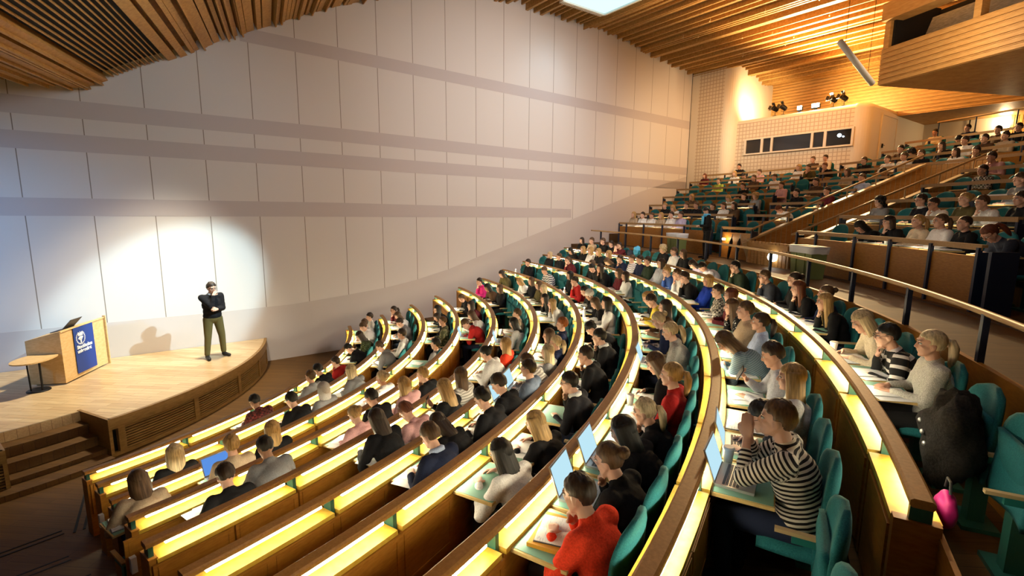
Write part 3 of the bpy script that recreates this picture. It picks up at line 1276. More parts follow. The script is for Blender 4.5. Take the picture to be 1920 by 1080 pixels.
# ------------------------------------------------------------------ desk rows
def desk_row(row, bi, t0, t1):
    R, zr = RAIL[row - 1]
    zf = zr - FO
    upper = row > 10
    tm = (t0 + t1) / 2
    root = empty('desk_row', pol(R, tm, zf))
    rn = rowname(row, bi)
    tag(root, ('curved timber desk with lit shelf of the ' if not upper else 'timber desk with thin top rail of the ') + rn, 'desk', 'curved desk rows' if not upper else 'upper desk rows')
    off = root.location
    n = max(6, int((t1 - t0) * R / 0.35))
    b = MB()
    if not upper:
        b.arcsweep([(-0.05, -0.036), (-0.04, -0.046), (0.04, -0.046), (0.05, -0.036), (0.05, -0.010), (0.036, 0.0), (-0.036, 0.0), (-0.05, -0.010)], R, zr, t0, t1, n)
    else:
        b.arcsweep([(-0.035, -0.075), (-0.02, -0.075), (-0.02, -0.04), (0.035, -0.04), (0.035, 0.0), (-0.035, 0.0)], R, zr, t0, t1, n)
    b.build('top_rail', 'rail_wood' if not upper else 'upper_rail', root, False, off)
    ss = sorted([s for s in SEATS if s['row'] == row and s['block'] == bi and t0 - 0.02 < s['th'] < t1 + 0.02], key=lambda s: s['th'])
    cuts = [t0 + 0.03 / R]
    for i in range(1, len(ss) - 1, 2):
        cuts.append((ss[i]['th'] + ss[i + 1]['th']) / 2)
    cuts.append(t1 - 0.03 / R)
    rr = random.Random(row * 31 + bi)
    post = 'post_green' if not upper else 'post_navy'
    for i, t in enumerate(cuts):
        b = MB()
        er, et = pol(1, t), pol(1, t + PI / 2)
        if upper:
            b.box(pol(R - (0.04 if row == 11 else 0), t, zf + 0.43), 0.05, 0.05, 0.86, er, et)
        else:
            b.box(pol(R, t, zf + 0.76), 0.09, 0.035, 0.19, er, et)
        if i in (0, len(cuts) - 1):
            if upper:
                b.box(pol(R + 0.05, t, zf + 0.40), 0.14, 0.05, 0.8, er, et)
            else:
                e_ = MB()
                e_.box(pol(R - 0.01, t, zf + 0.39), 0.19, 0.06, 0.78, er, et)
                e_.build('end_cap', 'panel_wood', root, False, off)
                if i == 0 and row in (2, 4, 6):
                    e_ = MB()
                    e_.box(pol(R + 0.13, t - 0.055 / R, zf + 0.50), 0.05, 0.045, 0.15, er, et)
                    e_.build('row_marker', 'white_plastic', root, False, off)
        b.build('post', post, root, False, off)
    for i, (a, c) in enumerate(zip(cuts, cuts[1:])):
        g = 0.022 / R
        m = max(2, int((c - a) * R / 0.3))
        b = MB()
        if not upper:
            b.arcsweep([(-0.11, 0.735), (0.095, 0.735), (0.095, 0.77), (-0.11, 0.77)], R, zf, a + g, c - g, m)
            b.build('shelf', 'shelf_wood', root, False, off)
            b = MB()
            b.arcsweep([(-0.095, 0.04), (0.075, 0.04), (0.075, 0.735), (-0.095, 0.735)], R, zf, a + g, c - g, m)
            b.arcsweep([(-0.108, 0.10), (-0.095, 0.10), (-0.095, 0.68), (-0.108, 0.68)], R, zf, a + g + 0.06 / R, c - g - 0.06 / R, m)
            b.build('front_panel', 'panel_wood', root, False, off)
        else:
            hgt = 0.74 if row == 11 else 0.70
            b.arcsweep([(-0.03, 0.0), (0.0, 0.0), (0.0, hgt), (-0.03, hgt)], R, zf, a + g, c - g, m)
            b.arcsweep([(0.0, 0.68), (0.16, 0.68), (0.16, 0.70), (0.0, 0.70)], R, zf, a + g, c - g, m)
            b.build('front_panel', 'panel_wood', root, False, off)
        # tube under the rail
        occ = any(s['who'] is not None and a <= s['th'] <= c for s in ss)
        on = 1 if not upper else (1 if (occ and row <= 13) else 0)
        if not upper and row == 6 and c < rad(12):
            on = 0 if i % 2 else 2
        if not upper and row > 1 and not occ and rr.random() < 0.08:
            on = 0
        b = MB()
        d = 0.10 / R
        if upper:
            b.arcsweep([(-0.012, -0.056), (0.012, -0.056), (0.012, -0.04), (-0.012, -0.04)], R + 0.012, zr, a + 3 * d, c - 3 * d, m)
        else:
            b.arcsweep([(-0.014, -0.062), (0.014, -0.062), (0.014, -0.046), (-0.014, -0.046)], R + 0.03, zr, a + d, c - d, m)
        b.build('light_tube', ('white_plastic', 'tube_light' if not upper else 'tube_light_dim', 'tube_light_dim')[on], root, False, off)
    # writing flaps, one per seat
    for i, s in enumerate(ss):
        lft = (ss[i - 1]['th'] + s['th']) / 2 if i else s['th'] - 0.3 / R
        rgt = (ss[i + 1]['th'] + s['th']) / 2 if i < len(ss) - 1 else s['th'] + 0.3 / R
        w = min(0.56, 2 * min(s['th'] - lft, rgt - s['th']) * (R + 0.1) - 0.03)
        w = max(w, 0.40)
        t = s['th']
        er, et = pol(1, t), pol(1, t + PI / 2)
        if s['th'] + 0.3 / R < t0 or s['th'] - 0.3 / R > t1:
            continue
        b = MB()
        if s['who'] is not None:
            c = pol(R + 0.275, t, zf + 0.735)
            b.box(c, 0.36, w, 0.022, er, et)
            b.cur = 1
            b.box(c + Vector((0, 0, 0.0125)), 0.345, w - 0.03, 0.003, er, et)
            b.build('writing_flap', ('edge_wood', 'desk_green'), root, False, off)
            s['flap'] = (R + 0.275, t, zf + 0.7495, w)
        elif not upper:
            c = pol(R + 0.088, t, zf + 0.52)
            b.box(c, 0.024, w + 0.04, 0.42, er, et)
            for dz in (-0.185, 0.185):
                b.box(c + er * 0.014 + Vector((0, 0, dz)), 0.006, w - 0.02, 0.018, er, et)
            for dy in (-w / 2 + 0.02, w / 2 - 0.02):
                b.box(c + er * 0.014 + et * dy, 0.006, 0.018, 0.35, er, et)
            b.build('writing_flap', 'panel_wood', root, False, off)
    return root


for row, blks in BLOCKS.items():
    for bi, (t0, t1) in enumerate(blks):
        desk_row(row, bi, t0, t1)


# ------------------------------------------------------------------ seats
def shell(zb, zt, wb, wt, x0, lean, th, mat_name, n=14, m=12):
    """upholstered back: rounded outline, gently hollow towards the sitter (+x)"""
    b = MB()
    rows_ = []
    for i in range(n + 1):
        f = i / n
        z = zb + (zt - zb) * f
        w = wb + (wt - wb) * f
        if f > 0.72:
            q = (f - 0.72) / 0.28
            w = w * math.sqrt(max(1 - (q * 0.98) ** 2.4, 0.02))
        if f < 0.1:
            w *= 0.86 + 1.4 * f
        rows_.append((z, w))
    for side in (0, 1):
        for z, w in rows_:
            f = (z - zb) / (zt - zb)
            for j in range(m + 1):
                y = w * (j / m - 0.5)
                edge = 1 - abs(2 * j / m - 1) ** 4
                vedge = 1 - abs(2 * f - 1) ** 6
                thick = th * (0.35 + 0.65 * min(edge, vedge))
                x = x0 - lean * f + 0.045 * (2 * y / max(wb, 0.01)) ** 2 + (thick / 2 if side == 0 else -thick / 2)
                b.v.append((x, y, z))
    k = m + 1
    N_ = (n + 1) * k
    for i in range(n):
        for j in range(m):
            a = i * k + j
            b.f.append((a, a + 1, a + k + 1, a + k))
            b.f.append((N_ + a, N_ + a + k, N_ + a + k + 1, N_ + a + 1))
    for i in range(n):
        a = i * k
        b.f.append((a, a + k, N_ + a + k, N_ + a))
        a = i * k + m
        b.f.append((a, N_ + a, N_ + a + k, a + k))
    for j in range(m):
        b.f.append((j, N_ + j, N_ + j + 1, j + 1))
        a = n * k + j
        b.f.append((a, a + 1, N_ + a + 1, N_ + a))
    b.mi = [0] * len(b.f)
    return b.mesh('backrest', (mat_name,), True)


def pan_mesh(up):
    b = MB()
    n = 10
    for side in (1, -1):
        for i in range(n + 1):
            for j in range(n + 1):
                u, v = i / n, j / n
                x = -0.20 + 0.44 * u
                y = 0.48 * (v - 0.5) * (1 - 0.10 * u * u)
                e = (1 - abs(2 * u - 1) ** 6) * (1 - abs(2 * v - 1) ** 6)
                z = side * 0.045 * (0.3 + 0.7 * e)
                if up:
                    a = rad(76)
                    px = -0.17 + (x + 0.20) * math.cos(a) - z * math.sin(a)
                    pz = 0.46 + (x + 0.20) * math.sin(a) + z * math.cos(a)
                    b.v.append((px, y, pz))
                else:
                    b.v.append((x, y, 0.47 + z))
    k = n + 1
    N_ = k * k
    for i in range(n):
        for j in range(n):
            a = i * k + j
            b.f.append((a, a + k, a + k + 1, a + 1))
            b.f.append((N_ + a, N_ + a + 1, N_ + a + k + 1, N_ + a + k))
    rim_ = [i for i in range(k)] + [i * k + n for i in range(1, k)] + [n * k + j for j in range(n - 1, -1, -1)] + [i * k for i in range(n - 1, 0, -1)]
    for a, c in zip(rim_, rim_[1:] + rim_[:1]):
        b.f.append((a, c, N_ + c, N_ + a))
    b.mi = [0] * len(b.f)
    return b.mesh('seat_pan', ('seat_fabric',), True)


ME_BACK = shell(0.40, 1.06, 0.51, 0.47, -0.105, 0.045, 0.075, 'seat_fabric')
ME_PAN_D, ME_PAN_U = pan_mesh(False), pan_mesh(True)
b = MB()
b.box((-0.14, 0, 0.21), 0.10, 0.10, 0.42)
b.box((-0.14, 0, 0.015), 0.22, 0.30, 0.03)
b.box((-0.15, 0, 0.43), 0.06, 0.48, 0.05)
ME_PED = b.mesh('pedestal', ('post_green',))
b = MB()
b.box((0.0, 0.285, 0.655), 0.30, 0.035, 0.022)
ME_ARM = b.mesh('armrest', ('arm_wood',))
b = MB()
b.box((-0.15, 0.285, 0.53), 0.07, 0.03, 0.24)
b.box((-0.05, 0.285, 0.62), 0.22, 0.025, 0.045)
ME_ARMB = b.mesh('arm_bracket', ('seat_plastic',))


def make_seat(loc, rz, down):
    r = empty('auditorium_seat', loc, rz)
    meshobj('backrest', ME_BACK, r)
    meshobj('seat_pan', ME_PAN_D if down else ME_PAN_U, r)
    meshobj('pedestal', ME_PED, r)
    a = meshobj('armrest', ME_ARM, r)
    meshobj('arm_bracket', ME_ARMB, a)
    return r

# ------------------------------------------------------------------ people
def remesh(b, voxel, smooth=2, fac=0.5):
    me = b.mesh('tmp')
    o = bpy.data.objects.new('tmp', me)
    COL.objects.link(o)
    m = o.modifiers.new('r', 'REMESH')
    m.mode = 'VOXEL'
    m.voxel_size = voxel
    m.use_smooth_shade = True
    if smooth:
        s = o.modifiers.new('s', 'SMOOTH')
        s.iterations = smooth
        s.factor = fac
    dg = bpy.context.evaluated_depsgraph_get()
    out = bpy.data.meshes.new_from_object(o.evaluated_get(dg))
    bpy.data.objects.remove(o)
    bpy.data.meshes.remove(me)
    return out


def setmats(me, mats):
    me.materials.clear()
    for m in mats:
        me.materials.append(MATS[m] if isinstance(m, str) else m)
    return me


def ik(a, t, l1, l2, pole):
    a, t = Vector(a), Vector(t)
    d = t - a
    L = min(d.length, (l1 + l2) * 0.995)
    d = d.normalized()
    t = a + d * L
    x = (l1 * l1 - l2 * l2 + L * L) / (2 * L)
    h = math.sqrt(max(l1 * l1 - x * x, 0))
    p = Vector(pole)
    p = (p - d * p.dot(d)).normalized()
    return a + d * x + p * h, t


def hand(b, wr, d, nrm, inner, curl):
    d, nrm = Vector(d).normalized(), Vector(nrm)
    nrm = (nrm - d * nrm.dot(d)).normalized()
    th = nrm.cross(d)
    if th.dot(Vector(inner)) < 0:
        th = -th
    offs, lens = (0.030, 0.010, -0.010, -0.028), (0.070, 0.080, 0.075, 0.058)
    for k in range(4):
        mcp = wr + d * (0.088 - 0.004 * abs(k - 1)) + th * offs[k]
        b.cap(wr + d * 0.012 + th * offs[k] * 0.55, 0.016, mcp, 0.0125, 8)
        p = mcp
        for sgm, (fl, a) in enumerate(zip((0.46, 0.30, 0.24), (curl * 0.9, curl * 1.9, curl * 2.6))):
            dv = (d * math.cos(a) + nrm * math.sin(a) + th * offs[k] * (1.5 - curl)).normalized()
            q = p + dv * lens[k] * fl
            b.cap(p, 0.0098 - 0.0008 * sgm, q, 0.0092 - 0.0008 * sgm, 8)
            p = q
    p = wr + d * 0.022 + th * 0.026
    q = p + (th * 0.75 + d * 0.7 + nrm * 0.35).normalized() * 0.042
    b.cap(wr + d * 0.012 + th * 0.012, 0.016, p, 0.0145, 8)
    b.cap(p, 0.0135, q, 0.0115, 8)
    b.cap(q, 0.0115, q + (d * 0.9 + th * 0.1 + nrm * (0.3 + curl * 0.4)).normalized() * 0.032, 0.0095, 8)


def headshape(b, C, M):
    def at(x, y, z):
        return C + M @ Vector((x, y, z))
    b.ell(at(-0.012, 0, 0.03), 0.095, 0.075, 0.098, M)
    b.ell(at(0.022, 0, -0.035), 0.066, 0.062, 0.078, M)
    b.ell(at(0.045, 0, -0.085), 0.034, 0.036, 0.026, M)
    b.ell(at(0.066, 0, -0.094), 0.018, 0.021, 0.017, M)
    b.cap(at(0.078, 0, 0.022), 0.010, at(0.099, 0, -0.020), 0.0125, 10)
    b.ell(at(0.092, 0.011, -0.027), 0.010, 0.009, 0.008, M)
    b.ell(at(0.092, -0.011, -0.027), 0.010, 0.009, 0.008, M)
    b.cap(at(0.072, 0.042, 0.034), 0.011, at(0.076, -0.042, 0.034), 0.011, 8)
    b.ell(at(0.080, 0, -0.052), 0.011, 0.023, 0.007, M)
    b.ell(at(0.078, 0, -0.064), 0.011, 0.019, 0.007, M)
    for y in (1, -1):
        b.ell(at(0.052, y * 0.040, -0.018), 0.024, 0.020, 0.018, M)
        b.ell(at(-0.010, y * 0.076, -0.008), 0.020, 0.009, 0.031, M)
        b.cap(at(-0.01, y * 0.055, -0.03), 0.02, at(0.045, y * 0.03, -0.085), 0.018, 8)


def figure(J, vox=0.0078):
    """one continuous body, a top, trousers and shoes from a set of joints"""
    b = MB()
    P, Cc, Nb, HC, HM = J['pelvis'], J['chest'], J['neck'], J['head'], J['headM']
    sp = (Nb - P).normalized()
    yv = J.get('yv', Vector((0, 1, 0)))
    xv = yv.cross(sp)
    TM = Matrix((xv, yv, sp)).transposed()
    b.ell(P, 0.12, 0.155, 0.11, TM)
    b.ell(P.lerp(Cc, 0.5), 0.11, 0.14, 0.16, TM)
    b.ell(Cc, 0.115, 0.155, 0.18, TM)
    b.cap(J['sh'][0], 0.042, J['sh'][1], 0.042)
    b.cap(Nb - sp * 0.03, 0.062, Nb.lerp(HC, 0.55), 0.051)
    headshape(b, HC, HM)
    for k in (0, 1):
        b.cap(J['sh'][k], 0.042, J['el'][k], 0.038)
        b.cap(J['el'][k], 0.039, J['wr'][k], 0.026)
        hand(b, J['wr'][k], J['hd'][k], J['hn'][k], J['hi'][k], J['curl'][k])
        b.cap(J['hip'][k], 0.085, J['kn'][k], 0.056)
        b.cap(J['kn'][k], 0.055, J['an'][k], 0.038)
        b.cap(J['an'][k] - Vector((0, 0, 0.04)), 0.034, J['toe'][k], 0.026)
    body = remesh(b, vox, 2, 0.4)
    b = MB()
    b.ell(P + sp * 0.05, 0.15, 0.185, 0.12, TM)
    b.ell(P.lerp(Cc, 0.5), 0.145, 0.178, 0.18, TM)
    b.ell(Cc - sp * 0.01, 0.148, 0.195, 0.20, TM)
    b.cap(J['sh'][0] - sp * 0.008, 0.073, J['sh'][1] - sp * 0.008, 0.073)
    b.cap(Nb - sp * 0.07, 0.085, Nb - sp * 0.012, 0.074)
    for k in (0, 1):
        b.cap(J['sh'][k], 0.076, J['el'][k], 0.060)
        w2 = J['el'][k].lerp(J['wr'][k], J.get('cuff', 0.90))
        b.cap(J['el'][k], 0.057, w2, 0.041)
    top = remesh(b, 0.014, 4, 0.5)
    n = len(top.vertices)
    co = np.empty(n * 3)
    top.vertices.foreach_get('co', co)
    co = co.reshape(n, 3)
    best = np.full(n, 1e9)
    along = np.zeros(n)
    segs = [(P, Nb, 0.0, 0.17)]
    for k in (0, 1):
        segs.append((J['sh'][k], J['el'][k], 0.35, 0.085))
        segs.append((J['el'][k], J['wr'][k], 0.35 + (J['el'][k] - J['sh'][k]).length, 0.07))
    for a, c, base, rr_ in segs:
        a, c = np.array(a), np.array(c)
        d = c - a
        L = np.linalg.norm(d)
        d = d / L
        tt = np.clip((co - a) @ d, 0, L)
        dist = np.linalg.norm(co - (a + tt[:, None] * d), axis=1) - rr_
        m = dist < best
        best[m] = dist[m]
        along[m] = base + ((co - a) @ d)[m]
    # soft cloth folds
    nor = np.empty(n * 3)
    top.vertices.foreach_get('normal', nor)
    nor = nor.reshape(n, 3)
    for i in range(n):
        v = Vector(co[i])
        f = noise.noise(Vector((v.x * 9, v.y * 9, v.z * 16))) + 0.5 * noise.noise(v * 30)
        co[i] += nor[i] * 0.006 * f
    top.vertices.foreach_set('co', co.ravel())
    setattr_f(top, 'along', along)
    b = MB()
    b.ell(P - sp * 0.02, 0.138, 0.172, 0.115, TM)
    for k in (0, 1):
        b.cap(J['hip'][k], 0.100, J['kn'][k], 0.070)
        b.cap(J['kn'][k], 0.069, J['an'][k] + Vector((0, 0, 0.03)), 0.055)
    tr = remesh(b, 0.016, 3, 0.5)
    shoes = []
    for k in (0, 1):
        b = MB()
        a = J['an'][k]
        b.cap(a - Vector((0, 0, 0.035)), 0.045, J['toe'][k], 0.036)
        b.cap(a - Vector((0, 0, 0.05)), 0.04, a - Vector((0, 0, 0.02)), 0.045)
        shoes.append(remesh(b, 0.014, 2, 0.5))
    for me in [body, top, tr] + shoes:
        me.polygons.foreach_set('use_smooth', [True] * len(me.polygons))
    body.name, top.name, tr.name = 'body', 'top', 'trousers'
    setmats(body, ['skin_a'])
    setmats(top, ['dark'])
    setmats(tr, ['trousers_black'])
    for me in shoes:
        me.name = 'shoe'
        setmats(me, ['shoe_black'])
    return dict(body=body, top=top, trousers=tr, shoes=shoes, HC=HC, HM=HM, neck=Nb, sp=sp, J=J)


newmat('skin_a', (0.62, 0.37, 0.27), 0.5, 0, 0.35)
newmat('skin_b', (0.52, 0.29, 0.20), 0.5, 0, 0.35)
newmat('skin_c', (0.30, 0.16, 0.10), 0.5, 0, 0.35)
for nme, c in dict(black=(0.012, 0.012, 0.014), navy=(0.012, 0.018, 0.045), grey=(0.05, 0.05, 0.055), jeans=(0.05, 0.08, 0.14), pale=(0.30, 0.36, 0.42), olive=(0.115, 0.09, 0.028)).items():
    newmat('trousers_' + nme, c, 0.9)
newmat('shoe_black', (0.015, 0.013, 0.012), 0.5)
newmat('shoe_brown', (0.04, 0.022, 0.012), 0.5)
HAIRC = dict(k=((0.010, 0.009, 0.008), 'black'), d=((0.030, 0.018, 0.012), 'dark brown'), b=((0.085, 0.047, 0.023), 'brown'),
             r=((0.13, 0.038, 0.016), 'reddish brown'), y=((0.40, 0.25, 0.095), 'blond'), a=((0.52, 0.41, 0.24), 'pale blond'), g=((0.28, 0.085, 0.025), 'ginger'))
for kk, (c, _) in HAIRC.items():
    mixed('hair_' + kk, tuple(x * 0.62 for x in c), tuple(min(x * 1.3, 1) for x in c), (60, 60, 5), 1.0, 3, 0.5, 0.35, 0.35)
mixed('beanie_wool', (0.55, 0.52, 0.47), (0.70, 0.67, 0.62), (1, 1, 1), 160, 2, 0.95, 0.3)
mixed('hood_grey', (0.42, 0.40, 0.38), (0.5, 0.48, 0.46), (1, 1, 1), 60, 2, 0.95, 0.1)
newmat('eye_white', (0.75, 0.72, 0.70), 0.3)
newmat('eye_dark', (0.02, 0.015, 0.012), 0.2)

TOPS = dict(black='black top', navy='navy top', white='white top', grey='grey sweater', red='red sweater', darkred='dark red top', green='green plaid shirt',
            pale='pale shirt', pink='pink top', orange='orange top', camo='mottled green jacket', stripe='striped grey top', navyshirt='navy blazer',
            beige='beige top', brown='brown top', hotpink='bright pink top', olive='olive top', greyblue='grey blue jacket', coat='black coat, white shirt',
            suit='black suit and collar', yellow='yellow sweater', greyknit='light grey knit sweater', plaid='monochrome plaid shirt', dotted='dotted black blouse',
            lightblue='light blue shirt', bluestripe='striped blue grey sweater', palegrey='pale grey shirt', darkgrey='dark grey jacket',
            stripeblack='black white striped top', cream='cream cardigan', whitebands='black white banded sweater', wool='light grey wool cardigan',
            lilac='lilac top', whitehood='white hooded top', darkgreen='dark green jacket', sailor='navy striped white top', blue='blue jacket',
            blueblack='bright blue jacket', greystripe='grey white banded top', lime='lime green top', maroon='maroon college jacket')
TOPC = dict(black=(0.010, 0.010, 0.012), navy=(0.012, 0.017, 0.05), white=(0.74, 0.72, 0.70), grey=(0.20, 0.20, 0.21), red=(0.42, 0.02, 0.02), darkred=(0.09, 0.012, 0.018),
            pale=(0.55, 0.53, 0.48), pink=(0.6, 0.34, 0.34), orange=(0.75, 0.055, 0.022), navyshirt=(0.010, 0.014, 0.035), beige=(0.42, 0.32, 0.22), brown=(0.08, 0.045, 0.025),
            hotpink=(0.65, 0.03, 0.22), olive=(0.09, 0.075, 0.03), greyblue=(0.11, 0.14, 0.20), coat=(0.010, 0.010, 0.012), suit=(0.012, 0.012, 0.016), yellow=(0.62, 0.47, 0.06),
            lightblue=(0.38, 0.46, 0.66), palegrey=(0.48, 0.50, 0.56), darkgrey=(0.035, 0.04, 0.055), cream=(0.66, 0.56, 0.40), lilac=(0.42, 0.38, 0.55), whitehood=(0.66, 0.64, 0.72),
            darkgreen=(0.022, 0.035, 0.022), blue=(0.04, 0.09, 0.30), blueblack=(0.012, 0.04, 0.35), lime=(0.35, 0.45, 0.08), maroon=(0.10, 0.012, 0.018))
for kk, c in TOPC.items():
    mixed('top_' + kk, tuple(x * 0.86 for x in c), tuple(min(1, x * 1.12) for x in c), (1, 1, 1), 90, 3, 0.9, 0.12, 0.15)
mixed('top_wool', (0.40, 0.39, 0.34), (0.66, 0.64, 0.57), (1, 1, 1), 120, 4, 0.95, 0.5, 0.1)
mixed('top_greyknit', (0.26, 0.25, 0.24), (0.38, 0.37, 0.35), (1, 1, 1), 90, 4, 0.95, 0.4, 0.1)
mixed('top_camo', (0.05, 0.055, 0.03), (0.15, 0.14, 0.08), (1, 1, 1), 18, 2, 0.9, 0, 0.1, 'Object', 0.47, 0.53)
mixed('top_dotted', (0.012, 0.012, 0.014), (0.5, 0.5, 0.5), (1, 1, 1), 45, 0, 0.8, 0, 0.2, 'Object', 0.70, 0.73)
# a coarse cable knit for the bright red-orange jumper
MATS['top_orange'].node_tree.nodes['Principled BSDF'].inputs['Roughness'].default_value = 1.0


def stripemat(name, c1, c2, period, frac, lo=-9, hi=9):
    m, nt, b = newmat(name, c1, 0.9)
    N, L = nt.nodes.new, nt.links.new
    at = N('ShaderNodeAttribute')
    at.attribute_name = 'along'

    def mth(op, a, v=None, o=None):
        x = N('ShaderNodeMath')
        x.operation = op
        L(a, x.inputs[0])
        if o is not None:
            L(o, x.inputs[1])
        elif v is not None:
            x.inputs[1].default_value = v
        return x.outputs[0]
    fr = mth('FRACT', mth('DIVIDE', at.outputs['Fac'], period))
    g = mth('LESS_THAN', fr, frac)
    g = mth('MULTIPLY', g, None, mth('GREATER_THAN', at.outputs['Fac'], lo))
    g = mth('MULTIPLY', g, None, mth('LESS_THAN', at.outputs['Fac'], hi))
    mx = N('ShaderNodeMix')
    mx.data_type = 'RGBA'
    mx.inputs['A'].default_value = (*c1, 1)
    mx.inputs['B'].default_value = (*c2, 1)
    L(g, mx.inputs['Factor'])
    L(mx.outputs['Result'], b.inputs['Base Color'])


stripemat('top_stripeblack', (0.012, 0.010, 0.012), (0.68, 0.62, 0.52), 0.030, 0.52)
stripemat('top_whitebands', (0.012, 0.012, 0.014), (0.72, 0.68, 0.66), 0.105, 0.32, 0.05, 0.72)
stripemat('top_stripe', (0.30, 0.28, 0.26), (0.62, 0.60, 0.56), 0.035, 0.5)
stripemat('top_greystripe', (0.08, 0.08, 0.11), (0.6, 0.58, 0.55), 0.07, 0.45)
stripemat('top_bluestripe', (0.10, 0.16, 0.21), (0.19, 0.26, 0.31), 0.020, 0.5)
stripemat('top_sailor', (0.72, 0.70, 0.72), (0.03, 0.035, 0.10), 0.055, 0.24)


def plaidmat(name, c1, c2, c3):
    m, nt, b = newmat(name, c1, 0.9)
    N, L = nt.nodes.new, nt.links.new
    tc = N('ShaderNodeTexCoord')
    ch = N('ShaderNodeTexChecker')
    ch.inputs['Scale'].default_value = 26
    ch.inputs['Color1'].default_value = (*c1, 1)
    ch.inputs['Color2'].default_value = (*c2, 1)
    L(tc.outputs['Object'], ch.inputs['Vector'])
    ch2 = N('ShaderNodeTexChecker')
    ch2.inputs['Scale'].default_value = 13
    ch2.inputs['Color1'].default_value = (1, 1, 1, 1)
    ch2.inputs['Color2'].default_value = (*c3, 1)
    L(tc.outputs['Object'], ch2.inputs['Vector'])
    mx = N('ShaderNodeMix')
    mx.data_type = 'RGBA'
    mx.blend_type = 'MULTIPLY'
    mx.inputs['Factor'].default_value = 1
    L(ch.outputs['Color'], mx.inputs['A'])
    L(ch2.outputs['Color'], mx.inputs['B'])
    L(mx.outputs['Result'], b.inputs['Base Color'])


plaidmat('top_plaid', (0.55, 0.52, 0.46), (0.06, 0.055, 0.05), (0.5, 0.5, 0.5))
plaidmat('top_green', (0.10, 0.13, 0.06), (0.03, 0.045, 0.02), (0.6, 0.6, 0.5))
plaidmat('top_redplaid', (0.16, 0.03, 0.025), (0.05, 0.015, 0.015), (0.6, 0.5, 0.5))


# ---- hair, built in the head's own frame
def hair_cap(grow=1.0, zface=0.068, nape=-0.055, rough=0.004, cx=-0.022, crown=1.0, seed=0, thin=False, thin_ear=True):
    nu, nv = 40, 28
    vs, fs = [], []
    for i in range(nv + 1):
        ph = PI * i / nv
        for j in range(nu):
            th = 2 * PI * j / nu
            p = Vector((math.sin(ph) * math.cos(th), math.sin(ph) * math.sin(th), math.cos(ph)))
            rx, ry, rz = 0.105 * grow, 0.088 * grow, (0.103 if p.z > 0 else 0.115) * grow
            q = Vector((cx + p.x * rx, p.y * ry, 0.036 + p.z * rz * (crown if p.z > 0 else 1)))
            nn = noise.noise(Vector((q.x * 55 + seed, q.y * 55, q.z * 14)))
            q += p * rough * nn
            line = zface - 0.018 * abs(q.y) / 0.05
            face = q.x > 0.022 + max(0, (0.03 - q.z)) * 0.25 and q.z < line
            ear = q.x > (-0.028 if thin_ear else -0.05) and q.z < (0.005 if thin_ear else 0.022) and not thin
            low = q.z < nape
            if face or low or ear:
                q = Vector((cx * 0.5 + p.x * 0.062, p.y * 0.05, 0.02 + p.z * 0.06))
            vs.append(q)
    for i in range(nv):
        for j in range(nu):
            a, c = i * nu + j, i * nu + (j + 1) % nu
            fs.append((a, a + nu, c + nu, c))
    return vs, fs


def curtain(b, zlow, width=0.094, back=-0.075, front=0.035, seed=0, flare=1.0, lift=0.0):
    """hair falling behind and beside the face: a thick open sleeve"""
    n, m = 44, 16
    vs = []
    for side in (0, 1):
        for i in range(m + 1):
            f = i / m
            z = 0.075 + (zlow - 0.075) * f
            for j in range(n + 1):
                a = PI * (0.26 + 1.48 * j / n)
                open_ = 1 - 0.16 * f
                r_y = width * (1 + 0.10 * math.sin(f * PI)) * (1 - (1 - flare) * f)
                x = -0.022 + math.cos(a) * (0.088 + 0.012 * f) * open_
                y = math.sin(a) * r_y
                if f > 0.93:
                    z2 = z - 0.012 * (0.5 + noise.noise(Vector((j * 0.9, seed, 3))))
                else:
                    z2 = z
                st = 0.007 * noise.noise(Vector((j * 0.55, f * 2.5, seed))) + 0.003 * noise.noise(Vector((j * 1.7, f * 3, seed + 9)))
                k = (1 + st * 9) if side == 0 else 0.80 - 0.12 * f
                vs.append(Vector((-0.022 + (x + 0.022) * k - 0.012 * f, y * k, z2)))
    k = n + 1
    N_ = (m + 1) * k
    fs = []
    for i in range(m):
        for j in range(n):
            a = i * k + j
            fs.append((a, a + k, a + k + 1, a + 1))
            fs.append((N_ + a, N_ + a + 1, N_ + a + k + 1, N_ + a + k))
    for j in range(n):
        fs.append((j, j + 1, N_ + j + 1, N_ + j))
        a = m * k + j
        fs.append((a, N_ + a, N_ + a + 1, a + 1))
    for i in range(m):
        a = i * k
        fs.append((a, N_ + a, N_ + a + k, a + k))
        a = i * k + n
        fs.append((a, a + k, N_ + a + k, N_ + a))
    b.add(vs, fs)


